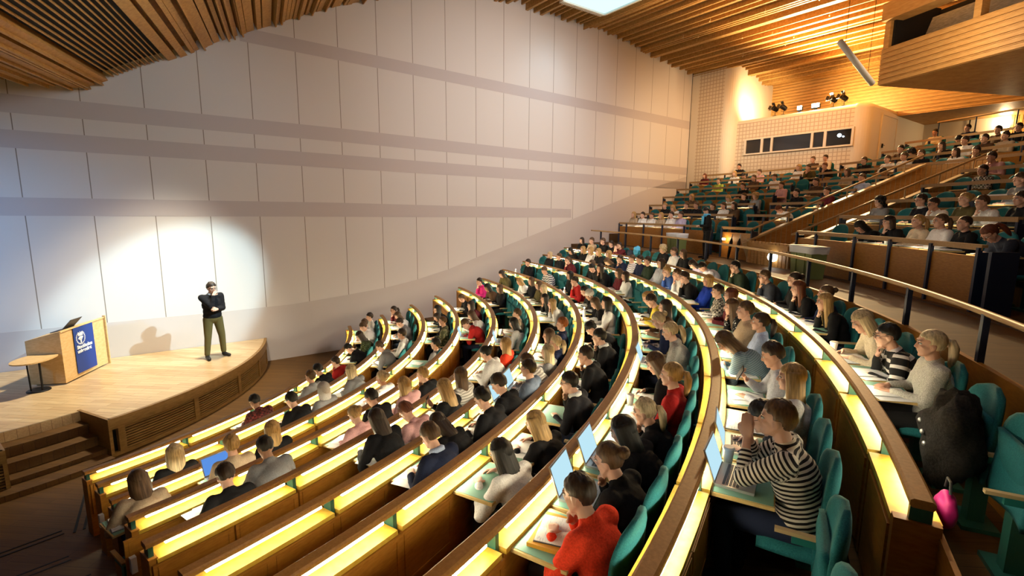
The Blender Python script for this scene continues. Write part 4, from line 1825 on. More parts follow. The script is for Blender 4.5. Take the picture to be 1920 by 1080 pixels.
def hair_mesh(style, seed=0):
    b = MB()
    if style == 'S':
        b.add(*hair_cap(0.97 + 0.018 * (seed % 3), 0.068 + 0.008 * (seed % 2), -0.045, 0.010, seed=seed, crown=1.06 + 0.05 * (seed % 2), thin_ear=False))
    elif style == 'X':
        b.add(*hair_cap(0.945, 0.082, -0.03, 0.002, seed=seed, thin_ear=False))
    elif style == 'L':
        b.add(*hair_cap(1.0, 0.072, -0.07, 0.006, seed=seed, thin=True))
        curtain(b, -0.25 - 0.05 * (seed % 3), seed=seed)
    elif style == 'K':
        b.add(*hair_cap(1.02, 0.062, -0.07, 0.006, seed=seed, thin=True))
        curtain(b, -0.12, 0.102, seed=seed)
    elif style == 'B':
        b.add(*hair_cap(0.975, 0.075, -0.05, 0.003, seed=seed))
        vs, fs = [], []
        o = MB()
        o.ell((-0.125, 0, 0.055), 0.045, 0.05, 0.045, None, 20, 14)
        b.add([Vector(v) + Vector(v).normalized() * 0.008 * noise.noise(Vector(v) * 60 + Vector((seed, 0, 0))) for v in o.v], o.f)
    elif style == 'P':
        b.add(*hair_cap(0.975, 0.078, -0.05, 0.003, seed=seed))
        b.ell((-0.112, 0, 0.04), 0.03, 0.022, 0.022)
        b.tube([(-0.11, 0, 0.045), (-0.150, 0, 0.03), (-0.165, 0.005, -0.03), (-0.160, 0.01, -0.10), (-0.145, 0.012, -0.165), (-0.135, 0.012, -0.20)], [0.016, 0.030, 0.038, 0.034, 0.024, 0.006], 14)
    elif style == 'C':
        vs, fs = hair_cap(1.10, 0.062, -0.09, 0.02, seed=seed, crown=1.08)
        b.add(vs, fs)
        r_ = random.Random(seed)
        for i in range(46):
            a, h = r_.uniform(0.75, 2 * PI - 0.75), r_.uniform(-0.1, 0.13)
            rr_ = 0.103 * math.sqrt(max(0.1, 1 - ((h - 0.03) / 0.16) ** 2))
            b.ell((-0.025 + rr_ * math.cos(a), rr_ * 0.95 * math.sin(a), h), 0.026, 0.026, 0.026, None, 8, 6)
    elif style == 'Z':
        b.add(*hair_cap(1.03, 0.040, -0.035, 0.001, seed=seed, crown=1.12, thin=True))
        b.lathe((-0.02, 0, 0.03), [(0.098, 0), (0.103, 0.01), (0.103, 0.035), (0.098, 0.045)], 28, (1.04, 0, 0), (0, 0.87, 0), (-0.15, 0, 1))
    elif style == 'H':
        b.add(*hair_cap(1.16, 0.07, -0.16, 0.003, seed=seed, thin=True))
        curtain(b, -0.16, 0.108, seed=seed)
    me = b.mesh('hair', ('hair_k',), True)
    return me


HAIR = {}
for st in 'SXLKBPCZH':
    HAIR[st] = [hair_mesh(st, q) for q in range(3 if st in 'SL' else 1)]
b = MB()
for y in (1, -1):
    b.cur = 0
    b.ell((0.0735, y * 0.031, 0.010), 0.0125, 0.0155, 0.0095, None, 10, 8)
    b.cur = 1
    b.ell((0.0835, y * 0.031, 0.010), 0.004, 0.0062, 0.0065, None, 8, 6)
    b.cap((0.086, y * 0.016, 0.035), 0.0045, (0.074, y * 0.050, 0.036), 0.003, 6)
    b.cap((0.0865, y * 0.017, 0.0195), 0.002, (0.078, y * 0.046, 0.018), 0.0018, 6)
ME_EYES = b.mesh('eyes', ('eye_white', 'eye_dark'), True)
b = MB()
for y in (1, -1):
    pts = [Vector((0.100, y * 0.033 + 0.023 * math.cos(a), 0.008 + 0.018 * math.sin(a))) for a in [2 * PI * q / 12 for q in range(13)]]
    b.tube(pts, 0.0022, 6)
    b.tube([(0.098, y * 0.055, 0.012), (0.04, y * 0.077, 0.014), (-0.02, y * 0.081, 0.008)], 0.002, 6)
b.tube([(0.101, 0.011, 0.014), (0.104, 0, 0.016), (0.101, -0.011, 0.014)], 0.002, 6)
ME_GLASSES = b.mesh('glasses', ('black_metal',), True)
b = MB()
b.cap((0.080, 0.022, -0.056), 0.0028, (0.080, -0.022, -0.056), 0.0028, 6)
newmat('lips', (0.42, 0.16, 0.14), 0.45)


def rotm(yaw, pitch, roll=0.0):
    return (Matrix.Rotation(yaw, 3, 'Z') @ Matrix.Rotation(pitch, 3, 'Y') @ Matrix.Rotation(roll, 3, 'X'))


def seated(lean, hp, hy, wl, wr_, hd, hn, curl, hroll=0.0, cuff=0.9, hunch=0.0, drop=0.0):
    J = {}
    a = rad(lean)
    P = Vector((-0.02, 0, 0.575 - drop))
    sp = Vector((math.sin(a), 0, math.cos(a)))
    a2 = rad(lean + hunch)
    sp2 = Vector((math.sin(a2), 0, math.cos(a2)))
    J['pelvis'] = P
    J['chest'] = P + sp * 0.31
    J['neck'] = P + sp * 0.31 + sp2 * 0.21
    a3 = rad(lean * 0.5 + hunch + 8)
    J['headM'] = rotm(rad(hy), rad(hp), rad(hroll))
    J['head'] = J['neck'] + Vector((math.sin(a3), 0, math.cos(a3))) * 0.155 + J['headM'] @ Vector((0.015, 0, 0))
    shc = J['neck'] - sp2 * 0.055
    J['sh'] = [shc + Vector((0, 0.165, 0)), shc + Vector((0, -0.165, 0))]
    H = J['head']
    J['wr'], J['el'] = [], []
    for k, t in enumerate((wl, wr_)):
        t = H + Vector(t[1:]) if t[0] == 'h' else Vector(t)
        sgn = 1 if k == 0 else -1
        e, w = ik(J['sh'][k], t, 0.285, 0.255, (-0.25, sgn * 0.55, -0.8))
        J['el'].append(e)
        J['wr'].append(w)
    J['hd'], J['hn'], J['curl'] = hd, hn, curl
    J['hi'] = [Vector((0, -1, 0.3)), Vector((0, 1, 0.3))]
    J['hip'] = [P + Vector((0.02, 0.095, -0.02)), P + Vector((0.02, -0.095, -0.02))]
    J['kn'] = [Vector((0.43, 0.13, 0.545)), Vector((0.43, -0.12, 0.545))]
    J['an'] = [Vector((0.40, 0.13, 0.10)), Vector((0.34, -0.12, 0.10))]
    J['toe'] = [Vector((0.56, 0.15, 0.036)), Vector((0.50, -0.14, 0.036))]
    J['cuff'] = cuff
    return J


DN = (0.0, 0.0, -1.0)
POSES = dict(
    U=seated(6, 4, 0, (0.33, 0.09, 0.80), (0.31, -0.11, 0.80), [(0.8, -0.6, 0), (0.8, 0.6, 0)], [DN, DN], [0.25, 0.25]),
    W=seated(19, 30, 4, (0.40, 0.16, 0.80), (0.41, -0.10, 0.805), [(0.75, -0.65, 0), (0.8, 0.5, -0.1)], [DN, (0.0, 0.6, -0.8)], [0.2, 0.6], hunch=14),
    C=seated(16, 7, 4, (0.36, 0.10, 0.80), ('h', 0.045, -0.03, -0.215), [(0.5, -0.85, 0), (0.05, 0.25, 0.95)], [DN, (-0.9, 0.3, 0.2)], [0.25, 0.8], hunch=10),
    T=seated(12, 18, 0, (0.36, 0.10, 0.82), (0.36, -0.10, 0.82), [(0.95, -0.2, -0.05), (0.95, 0.2, -0.05)], [DN, DN], [0.3, 0.3], hunch=8),
    R=seated(-9, 2, 0, (0.22, 0.05, 0.70), (0.24, -0.06, 0.70), [(0.6, -0.8, -0.1), (0.6, 0.8, -0.1)], [DN, DN], [0.4, 0.4]),
    D=seated(28, 50, 0, (0.44, 0.02, 0.80), (0.42, -0.06, 0.80), [(0.4, -0.9, 0), (0.4, 0.9, 0)], [DN, DN], [0.3, 0.3], hunch=24),
    H=seated(12, 0, 0, ('h', 0.155, 0.036, -0.150), ('h', 0.155, -0.036, -0.150), [(0.1, -0.08, 1), (0.1, 0.08, 1)], [(-0.25, -1, 0), (-0.25, 1, 0)], [0.22, 0.22], hunch=6, cuff=0.62),
    P=seated(11, 22, 0, (0.36, 0.12, 0.80), (0.37, -0.03, 0.93), [(0.7, -0.7, 0), (0.55, 0.25, 0.75)], [DN, (-0.75, 0.1, 0.6)], [0.3, 0.7], hunch=6),
    A=seated(2, 2, 0, (0.29, -0.06, 0.84), (0.30, 0.06, 0.81), [(0.3, -0.95, 0.1), (0.3, 0.95, 0.1)], [(-0.7, 0, -0.5), (-0.7, 0, -0.5)], [0.3, 0.3]),
)
POSES['c'] = seated(16, 14, 4, (0.36, 0.10, 0.80), ('h', 0.045, -0.03, -0.215), [(0.5, -0.85, 0), (0.05, 0.25, 0.95)], [DN, (-0.9, 0.3, 0.2)], [0.25, 0.8], hunch=10, drop=0.13)
POSES['w'] = seated(19, 24, 4, (0.40, 0.16, 0.80), (0.41, -0.10, 0.805), [(0.75, -0.65, 0), (0.8, 0.5, -0.1)], [DN, (0.0, 0.6, -0.8)], [0.2, 0.6], hunch=14, drop=0.13)
FIG = {k: figure(v) for k, v in POSES.items()}
PS = 0.95

b = MB()
b.lathe((0, 0, 0), [(0.060, -0.012), (0.078, -0.02), (0.080, 0.012), (0.060, 0.028)], 22)
ME_COLLAR = b.mesh('shirt_collar', ('top_white',), True)
b = MB()
for i in range(5):
    b.ell((-0.05 - 0.012 * i, 0, -0.02 - 0.02 * i), 0.09, 0.11, 0.045, None, 14, 8)
b.lathe((0, 0, 0), [(0.066, -0.03), (0.098, -0.03), (0.10, 0.0), (0.084, 0.03), (0.066, 0.02)], 22)
ME_HOOD = b.mesh('hood', ('top_whitehood',), True)

POSEW = dict(W='writing', C='chin on hand', D='head bowed', H='hands clasped', P='looking at phone', A='arms crossed', R='leaning back', U='sitting upright', T='typing')


def hairphrase(p):
    c = HAIRC[p['hc']][1]
    return {'S': f'short {c} hair', 'X': f'cropped {c} hair', 'L': f'long {c} hair', 'K': f'{c} bob', 'B': f'{c} bun', 'P': f'{c} ponytail', 'C': f'curly {c} hair', 'Z': 'pale knit beanie', 'H': 'grey hood up'}[p['hs']]


def add_person(fig, root, p, idx, near, trousers, skin):
    bd_ = meshobj('body', fig['body'], root, None, MATS[skin])
    tm = MATS['top_redplaid' if 'plaid' in p.get('extra', ()) and p['top'] == 'darkred' else 'top_' + p['top']]
    tp = meshobj('top', fig['top'], root, None, tm)
    meshobj('trousers', fig['trousers'], root, None, MATS[trousers])
    for me in fig['shoes']:
        meshobj('shoe', me, root)
    hm = {'Z': 'beanie_wool', 'H': 'hood_grey'}.get(p['hs'], 'hair_' + p['hc'])
    HMx = Matrix.Translation(fig['HC']) @ fig['HM'].to_4x4()
    hs = HAIR[p['hs']]
    h = meshobj({'Z': 'beanie', 'H': 'hood'}.get(p['hs'], 'hair'), hs[idx % len(hs)], root, None, MATS[hm])
    h.matrix_local = HMx
    if near:
        e = meshobj('eyes', ME_EYES, root)
        e.matrix_local = HMx
    if p.get('glasses'):
        g = meshobj('glasses', ME_GLASSES, root)
        g.matrix_local = HMx
    if p['top'] in ('coat', 'suit', 'navyshirt'):
        c = meshobj('shirt_collar', ME_COLLAR, root, None, MATS['top_white' if p['top'] != 'navyshirt' else 'top_lightblue'])
        z = fig['sp']
        c.matrix_local = Matrix.Translation(fig['neck'] + z * 0.012) @ z.to_track_quat('Z', 'Y').to_matrix().to_4x4()
    if p['top'] == 'whitehood':
        c = meshobj('hood', ME_HOOD, tp)
        c.location = fig['neck'] - fig['sp'] * 0.01


def trim16(s):
    for wd in (' hair', ' top', ' sweater', ' curved', ' light', ' upper', ' dark', 'teal '):
        if len(s.split()) <= 16:
            break
        s = s.replace(wd, '', 1)
    if len(s.split()) > 16:
        s = s.replace('loose white sheets', 'sheets').replace(' of', '')
    return s


CENTER = Vector((1.6, 1.9, 0))
rp = random.Random(11)
labels = {}
for p in PEOPLE:
    p['extra'] = p.get('extra', ())
    p['lab'] = f"person, {hairphrase(p)}, {TOPS[p['top']]}, {rowname(p['row'], p['block'])}"


def dedupe(field='lab'):
    cnt = {}
    for p in PEOPLE:
        cnt.setdefault(p[field], []).append(p)
    return [v for v in cnt.values() if len(v) > 1]


for grp in dedupe():
    for p in grp:
        p['lab'] = p['lab'].replace('person,', 'person, ' + POSEW[p['pose'].upper()] + ',')
for grp in dedupe():
    grp.sort(key=lambda p: -p['th'])
    words = ['nearest the wall', 'second from the wall', 'third from the wall', 'fourth from the wall']
    for q, p in enumerate(grp):
        p['lab'] += ', ' + words[min(q, 3)]

ROOTS = []
for idx, p in enumerate(PEOPLE):
    R, zr = RAIL[p['row'] - 1]
    Rs = R + 0.595 + min(p['dr'], 0.03)
    pos = pol(Rs, p['th'], zr - FO)
    to = CENTER - pos
    face = math.atan2(to.y, to.x)
    root = empty('person', pos, face + rp.uniform(-0.05, 0.05))
    sc = PS * rp.uniform(0.97, 1.03)
    if p['top'] in ('stripeblack', 'orange') and p['row'] > 7:
        sc = 0.98
    root.scale = (sc, sc, sc)
    tag(root, trim16(p['lab']), 'person', 'seated audience')
    near = (p['row'] in (7, 8) and p['th'] < 0.5) or (p['row'] >= 9 and p['row'] < 13 and p['th'] < 0.72) or p['row'] in (9, 10)
    p['glasses'] = p['top'] in ('whitebands', 'suit', 'darkgrey', 'greyblue') or (idx % 17 == 3 and p['row'] != 10)
    tr = 'trousers_' + rp.choice(['black', 'navy', 'grey', 'jeans', 'black', 'navy'])
    if p['top'] == 'bluestripe' or p['top'] == 'stripeblack':
        tr = 'trousers_navy' if p['top'] == 'stripeblack' else 'trousers_pale'
    skin = rp.choice(['skin_a', 'skin_a', 'skin_a', 'skin_b'])
    if p['hc'] == 'k' and idx % 9 == 0:
        skin = 'skin_c'
    add_person(FIG[p['pose']], root, p, idx, near, tr, skin)
    p['root'] = root
    p['face'] = face

# seats, one under each person and the empty ones one can see
emptyn = {}
for s in sorted(SEATS, key=lambda s: (s['row'], s['block'], -s['th'])):
    R, zr = RAIL[s['row'] - 1]
    rn = rowname(s['row'], s['block'])
    if s['who'] is None:
        key = rn
        emptyn[key] = emptyn.get(key, 0) + 1
        if s['row'] <= 7 and s['th'] < rad(33):
            continue
        if s['row'] <= 4 or (s['row'] == 8 and s['th'] < rad(15)):
            continue
        if s['row'] >= 16 and (s['row'] > 18 or s['th'] < rad(44)):
            continue
        q_ = se(pol(R + 0.62, s['th']))
        if q_[0] > 21.4 and q_[1] < 8.0:
            continue
        lab = f"empty teal seat {emptyn[key]} places along from the wall end, {rn}" if emptyn[key] > 1 else f"empty teal seat closest to the wall end, {rn}"
    else:
        lab = 'teal seat under ' + PEOPLE[s['who']]['lab'].split(', ', 1)[1]
    st = make_seat(pol(R + 0.61, s['th'], zr - FO), s['th'] + PI, s['who'] is not None)
    st.scale = (1.0, 1.04, 0.93 if s['row'] <= 7 and s['th'] < rad(33) else 1.0)
    tag(st, trim16(lab), 'seat', 'teal auditorium seats')

# ------------------------------------------------------------------ things on the desks
def pages_mesh(w, d, bend=0.012, spiral=False):
    b = MB()
    n = 8
    for sgn in (1, -1):
        vs = []
        for i in range(n + 1):
            f = i / n
            y = sgn * f * w / 2
            z = 0.004 + bend * math.sin(f * PI) * (1 - 0.4 * f)
            for x in (-d / 2, d / 2):
                vs.append((x, y, z))
            for x in (-d / 2, d / 2):
                vs.append((x, y, 0.0))
        fs = []
        for i in range(n):
            a = i * 4
            fs += [(a, a + 1, a + 5, a + 4), (a + 2, a + 6, a + 7, a + 3), (a, a + 4, a + 6, a + 2), (a + 1, a + 3, a + 7, a + 5)]
        a = n * 4
        fs.append((a, a + 1, a + 3, a + 2))
        b.add(vs, fs)
    return b


def notes_mat():
    m, nt, bs = newmat('written_paper', (0.84, 0.84, 0.82), 0.8)
    N, L = nt.nodes.new, nt.links.new
    tc = N('ShaderNodeTexCoord')
    mp = N('ShaderNodeMapping')
    mp.inputs['Scale'].default_value = (95, 14, 1)
    L(tc.outputs['Object'], mp.inputs['Vector'])
    no = N('ShaderNodeTexNoise')
    no.inputs['Scale'].default_value = 1.0
    no.inputs['Detail'].default_value = 2
    L(mp.outputs[0], no.inputs['Vector'])
    cr = N('ShaderNodeValToRGB')
    cr.color_ramp.elements[0].position = 0.34
    cr.color_ramp.elements[0].color = (0.62, 0.63, 0.66, 1)
    cr.color_ramp.elements[1].position = 0.44
    cr.color_ramp.elements[1].color = (0.85, 0.85, 0.83, 1)
    L(no.outputs['Fac'], cr.inputs[0])
    L(cr.outputs[0], bs.inputs['Base Color'])


notes_mat()
ME_OPEN = pages_mesh(0.42, 0.29).mesh('pages', ('written_paper',))
b = MB()
b.box((0, 0, 0.002), 0.30, 0.44, 0.004)
ME_COVER = b.mesh('cover', ('key_grey',))
b = MB()
for i in range(4):
    a = 0.05 * (i - 1.5)
    b.box((0.004 * i - 0.006, 0.02 * (i - 1.5), 0.002 + 0.002 * i), 0.297, 0.21, 0.002, (math.cos(a), math.sin(a), 0), (-math.sin(a), math.cos(a), 0))
b.box((0.0, 0.13, 0.001), 0.28, 0.20, 0.002, (0.99, 0.12, 0), (-0.12, 0.99, 0))
ME_SHEETS = b.mesh('sheets', ('paper',))
b = MB()
b.box((0, 0, 0.005), 0.21, 0.16, 0.010)
ME_PAD = b.mesh('pages', ('written_paper',))
b = MB()
for i in range(14):
    b.lathe((0.105, -0.07 + 0.0108 * i, 0.006), [(0.006, -0.0015), (0.0065, 0), (0.006, 0.0015)], 8, (1, 0, 0), (0, 0, 1), (0, 1, 0))
ME_SPIRAL = b.mesh('spiral', ('key_grey',))
b = MB()
b.tube([(0, -0.07, 0.006), (0, 0.055, 0.006), (0, 0.07, 0.006)], [0.0045, 0.0045, 0.001], 8)
ME_PEN = b.mesh('pen', ('key_grey',))
b = MB()
b.box((0, 0, 0.009), 0.235, 0.33, 0.018)
ME_LBASE = b.mesh('laptop_base', ('silver',))
b = MB()
for r_ in range(5):
    for c_ in range(13):
        b.box((0.075 - 0.0205 * r_ - 0.01, -0.138 + 0.023 * c_, 0.0195), 0.016, 0.019, 0.003)
b.box((-0.065, 0, 0.0188), 0.055, 0.10, 0.0015)
ME_KEYS = b.mesh('keyboard', ('key_grey',))
ta = rad(20)
lx, lz = Vector((math.sin(ta), 0, math.cos(ta))), Vector((-math.cos(ta), 0, math.sin(ta)))
b = MB()
c = Vector((0.118, 0, 0.018)) + lx * 0.11
b.box(c, 0.22, 0.33, 0.009, lx, (0, 1, 0), -lz)
ME_LID = b.mesh('lid', ('silver',))
b = MB()
b.box(c + lz * 0.005, 0.195, 0.305, 0.002, lx, (0, 1, 0), -lz)
ME_SCREEN = b.mesh('screen', ('screen_white',))
b = MB()
b.box((0, 0, 0.006), 0.20, 0.26, 0.012)
ME_TAB = b.mesh('tablet_case', ('key_grey',))
b = MB()
b.box((0, 0, 0.0128), 0.165, 0.225, 0.002)
ME_TABS = b.mesh('screen', ('screen_white',))
b = MB()
b.lathe((0, 0, 0), [(0.028, 0), (0.038, 0.105), (0.041, 0.108), (0.041, 0.116), (0.034, 0.124), (0.03, 0.124)], 18)
ME_CUP = b.mesh('paper_cup', ('white_plastic',), True)
b = MB()
b.lathe((0, 0, 0), [(0.030, 0), (0.033, 0.01), (0.033, 0.13), (0.026, 0.16), (0.012, 0.185), (0.012, 0.20)], 16)
ME_BOT = b.mesh('bottle', ('bag_film',), True)
b = MB()
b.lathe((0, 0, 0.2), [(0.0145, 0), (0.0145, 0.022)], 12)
ME_BCAP = b.mesh('bottle_cap', ('glow_white',))  # cap glows through its material, though it is no lamp
b = MB()
b.box((0, 0, 0.005), 0.075, 0.145, 0.01)
ME_PHONE = b.mesh('phone_body', ('black_metal',))


def person_ref(p):
    return p['lab'].split(', ', 1)[1]


newmat('folder_orange', (0.62, 0.30, 0.03), 0.5)
b = MB()
b.box((0, 0, 0.009), 0.27, 0.33, 0.018)
b.box((0.0, 0.172, 0.012), 0.27, 0.012, 0.024)
ME_FOLDER = b.mesh('folder', ('folder_orange',))
ri = random.Random(5)
newmat('folder_pink', (0.6, 0.12, 0.25), 0.5)


def flapplace(s, dr=0.0, dth=0.0, rot=0.0, dz=0.0):
    R_, t, z, w = s['flap']
    p = pol(R_ + dr, t, z + dz) + pol(1, t + PI / 2) * dth
    return p, t + PI + rot


for s in SEATS:
    if 'flap' not in s:
        continue
    p = PEOPLE[s['who']]
    ex = p['extra']
    ref = person_ref(p)
    kind = 'open'
    if 'lap' in ex or 'bluelap' in ex or 'lap2' in ex:
        kind = 'laptop'
    elif 'pad' in ex:
        kind = 'pad'
    elif 'book' in ex:
        kind = 'book'
    else:
        q = ri.random()
        kind = 'sheets' if q < 0.35 else 'open' if q < 0.78 else 'spiral' if q < 0.9 else 'none'
    if p['row'] > 13 or (p['row'] > 11 and ri.random() < 0.4):
        continue
    if kind == 'laptop':
        pos, rz = flapplace(s, -0.045, 0.0, ri.uniform(-0.1, 0.1))
        r = empty('laptop', pos, rz)
        ba = meshobj('laptop_base', ME_LBASE, r)
        meshobj('keyboard', ME_KEYS, ba)
        li = meshobj('lid', ME_LID, r)
        meshobj('screen', ME_SCREEN, li, None, MATS['screen_blue' if 'bluelap' in ex else 'screen_white'])
        tag(r, trim16('open laptop before ' + ref), 'laptop', 'laptops on the desks')
    elif kind == 'pad':
        pos, rz = flapplace(s, 0.02, 0.10, ri.uniform(-0.2, 0.2))
        r = empty('tablet_computer', pos, rz)
        meshobj('tablet_case', ME_TAB, r)
        meshobj('screen', ME_TABS, r)
        tag(r, trim16('glowing tablet computer before ' + ref), 'tablet', 'tablet computers on the desks')
        pos, rz = flapplace(s, 0.03, -0.14, ri.uniform(-0.2, 0.2))
        r = empty('spiral_pad', pos, rz)
        meshobj('pages', ME_PAD, r)
        meshobj('spiral', ME_SPIRAL, r)
        tag(r, trim16('small spiral pad before ' + ref), 'notepad', 'papers on the desks')
    elif 'book' in ex:
        pos, rz = flapplace(s, 0.0, 0.02, 0.12)
        r = meshobj('folder', ME_FOLDER, None, pos)
        r.rotation_euler = (0, 0, rz)
        tag(r, trim16('orange folder under a notebook before ' + ref), 'folder')
        r = empty('notebook', pos + Vector((0, 0, 0.019)), rz + 0.1)
        meshobj('cover', ME_COVER, r).scale = (0.8, 0.62, 1)
        g = meshobj('pages', ME_OPEN, r)
        g.location = (0, 0, 0.004)
        g.scale = (0.8, 0.62, 1)
        tag(r, trim16('open notebook on the orange folder before ' + ref), 'notebook', 'papers on the desks')
    elif kind == 'open':
        pos, rz = flapplace(s, ri.uniform(-0.02, 0.02), ri.uniform(-0.03, 0.03), ri.uniform(-0.18, 0.18))
        r = empty('notebook', pos, rz)
        meshobj('cover', ME_COVER, r)
        g = meshobj('pages', ME_OPEN, r)
        g.location = (0, 0, 0.004)
        tag(r, trim16('open notebook before ' + ref), 'notebook', 'papers on the desks')
    elif kind == 'sheets':
        pos, rz = flapplace(s, 0, ri.uniform(-0.05, 0.02), ri.uniform(-0.2, 0.2))
        r = meshobj('paper_sheets', ME_SHEETS, None, pos)
        r.rotation_euler = (0, 0, rz)
        tag(r, trim16('loose white sheets before ' + ref), 'paper', 'papers on the desks')
    elif kind == 'spiral':
        pos, rz = flapplace(s, 0, 0.0, ri.uniform(-0.25, 0.25))
        r = empty('spiral_pad', pos, rz)
        meshobj('pages', ME_PAD, r)
        meshobj('spiral', ME_SPIRAL, r)
        tag(r, trim16('spiral pad before ' + ref), 'notepad', 'papers on the desks')
    if p['row'] <= 10 and kind in ('open', 'sheets') and ri.random() < 0.3:
        pos, rz = flapplace(s, 0.06, 0.05, ri.uniform(0.3, 1.4), 0.017)
        r = meshobj('pen', ME_PEN, None, pos)
        r.rotation_euler = (0, 0, rz)
        tag(r, trim16('dark pen lying before ' + ref), 'pen', 'pens on the desks')
    if p['top'] in ('stripeblack', 'cream') or (p['row'] in (8,) and p['hc'] == 'y' and p['hs'] == 'P'):
        pos, rz = flapplace(s, -0.12, 0.20 if p['top'] != 'cream' else 0.17)
        r = empty('paper_cup', pos, 0)
        meshobj('cup_body', ME_CUP, r)
        tag(r, trim16('white lidded cup before ' + ref), 'cup', 'cups on the desks')
    elif p['row'] in (4, 5, 7) and ri.random() < 0.12:
        pos, rz = flapplace(s, -0.12, 0.2)
        r = empty('water_bottle', pos, 0)
        meshobj('bottle_body', ME_BOT, r)
        meshobj('bottle_cap', ME_BCAP, r)
        tag(r, trim16('clear water bottle before ' + ref), 'bottle', 'bottles on the desks')
    if p['pose'] == 'P':
        f = FIG['P']
        hw = p['root'].matrix_basis @ (f['J']['wr'][1] + Vector((0.06, 0.035, 0.07)))
        r = empty('phone', hw, p['face'] + 0.3)
        b_ = meshobj('phone_body', ME_PHONE, r)
        b_.rotation_euler = (1.25, 0.4, 1.4)
        b_.scale = (1, 1, 1)
        tag(r, trim16('dark phone held by ' + ref), 'phone', 'phones in hands')

# ------------------------------------------------------------------ speaker on the stage
def standing(wl, wr_, hd, hn, curl, hp=8, hy=0, lean=1):
    J = {}
    P = Vector((0, 0, 0.95))
    a = rad(lean)
    sp = Vector((math.sin(a), 0, math.cos(a)))
    J['pelvis'] = P
    J['chest'] = P + sp * 0.31
    J['neck'] = P + sp * 0.535
    J['headM'] = rotm(rad(hy), rad(hp))
    J['head'] = J['neck'] + Vector((0.035, 0, 0.145)) + J['headM'] @ Vector((0.015, 0, 0))
    sc_ = J['neck'] - sp * 0.055
    J['sh'] = [sc_ + Vector((0, 0.18, 0)), sc_ + Vector((0, -0.18, 0))]
    J['wr'], J['el'] = [], []
    for k, t in enumerate((wl, wr_)):
        t = J['head'] + Vector(t[1:]) if t[0] == 'h' else Vector(t)
        e, w = ik(J['sh'][k], t, 0.30, 0.27, (-0.05, (0.3, -0.3)[k], -1.0))
        J['el'].append(e)
        J['wr'].append(w)
    J['hd'], J['hn'], J['curl'] = hd, hn, curl
    J['hi'] = [Vector((0.3, -1, 0.3)), Vector((0.3, 1, 0.3))]
    J['hip'] = [P + Vector((0, 0.095, -0.03)), P + Vector((0, -0.095, -0.03))]
    J['kn'] = [Vector((0.03, 0.14, 0.51)), Vector((0.03, -0.14, 0.51))]
    J['an'] = [Vector((-0.01, 0.17, 0.09)), Vector((0.0, -0.17, 0.09))]
    J['toe'] = [Vector((0.16, 0.20, 0.036)), Vector((0.17, -0.21, 0.036))]
    return J


FS = figure(standing((0.27, -0.02, 1.17), ('h', 0.11, -0.03, -0.15), [(0.5, -0.8, 0.1), (-0.1, 0.6, 0.8)], [(-0.7, -0.3, -0.3), (-0.8, 0.2, -0.2)], [0.9, 0.75], 12, 4))
pos = Vector((3.59, 4.27, STZ))
az = math.atan2(CAM.y - pos.y, CAM.x - pos.x) + rad(26)
root = empty('person', pos, az)
root.scale = (1.08, 1.17, 1.07)
tag(root, 'speaker standing on the stage in dark jumper and khaki trousers, hand at chin', 'person')
sp_ = dict(hs='S', hc='d', top='black', glasses=True)
add_person(FS, root, sp_, 1, True, 'trousers_olive', 'skin_a')
c = meshobj('shirt_collar', ME_COLLAR, root, None, MATS['top_white'])
c.matrix_local = Matrix.Translation(FS['neck'] + Vector((0.012, 0, 0.005))) @ Matrix.Rotation(0.15, 4, 'Y')
# person standing in the gangway with a bright blue scarf
FS2 = figure(standing((0.27, 0.05, 1.12), (0.29, -0.03, 1.12), [(0.6, -0.7, 0.1), (0.6, 0.7, 0.1)], [DN, DN], [0.5, 0.5], 38, 0, 4))
pos = pol(18.75, rad(50.6), 3.0)
root = empty('person', pos, rad(50.6) + PI - 0.3)
root.scale = (0.84, 0.86, 0.84)
tag(root, 'person standing in the gangway looking down, dark clothes and bright blue scarf', 'person')
add_person(FS2, root, dict(hs='S', hc='k', top='black'), 0, True, 'trousers_black', 'skin_a')
b = MB()
b.lathe((0, 0, 0), [(0.075, -0.05), (0.12, -0.05), (0.125, 0.0), (0.10, 0.05), (0.07, 0.04)], 20)
b.box((0.135, 0.02, -0.20), 0.04, 0.17, 0.34)
newmat('scarf_blue', (0.10, 0.45, 0.75), 0.9)
sc_ = b.build('scarf', 'scarf_blue', root, True)
sc_.location = FS2['neck'] + Vector((0.01, 0, 0.0))

# ------------------------------------------------------------------ lectern, side table, laptop
A, Bq = Vector((3.36, 1.53, STZ)), Vector((2.3, 2.39, STZ))
lf = (Bq - A).normalized()
lb = Vector((-lf.y, lf.x, 0))
if lb.dot(Vector((-1, -1, 0))) < 0:
    lb = -lb
LW = (Bq - A).length
lec = empty('lectern', (A + Bq) / 2 + lb * 0.32)
tag(lec, 'wide pale wooden lectern with a blue banner on the stage', 'lectern')
off = lec.location


def quadbox(b, p0, p1, p2, p3, th_):
    """sheet p0..p3 with thickness along its normal"""
    p = [Vector(x) for x in (p0, p1, p2, p3)]
    nrm = (p[1] - p[0]).cross(p[3] - p[0]).normalized() * th_
    b.hexa([p[0], p[1], p[2], p[3], p[0] + nrm, p[1] + nrm, p[2] + nrm, p[3] + nrm])


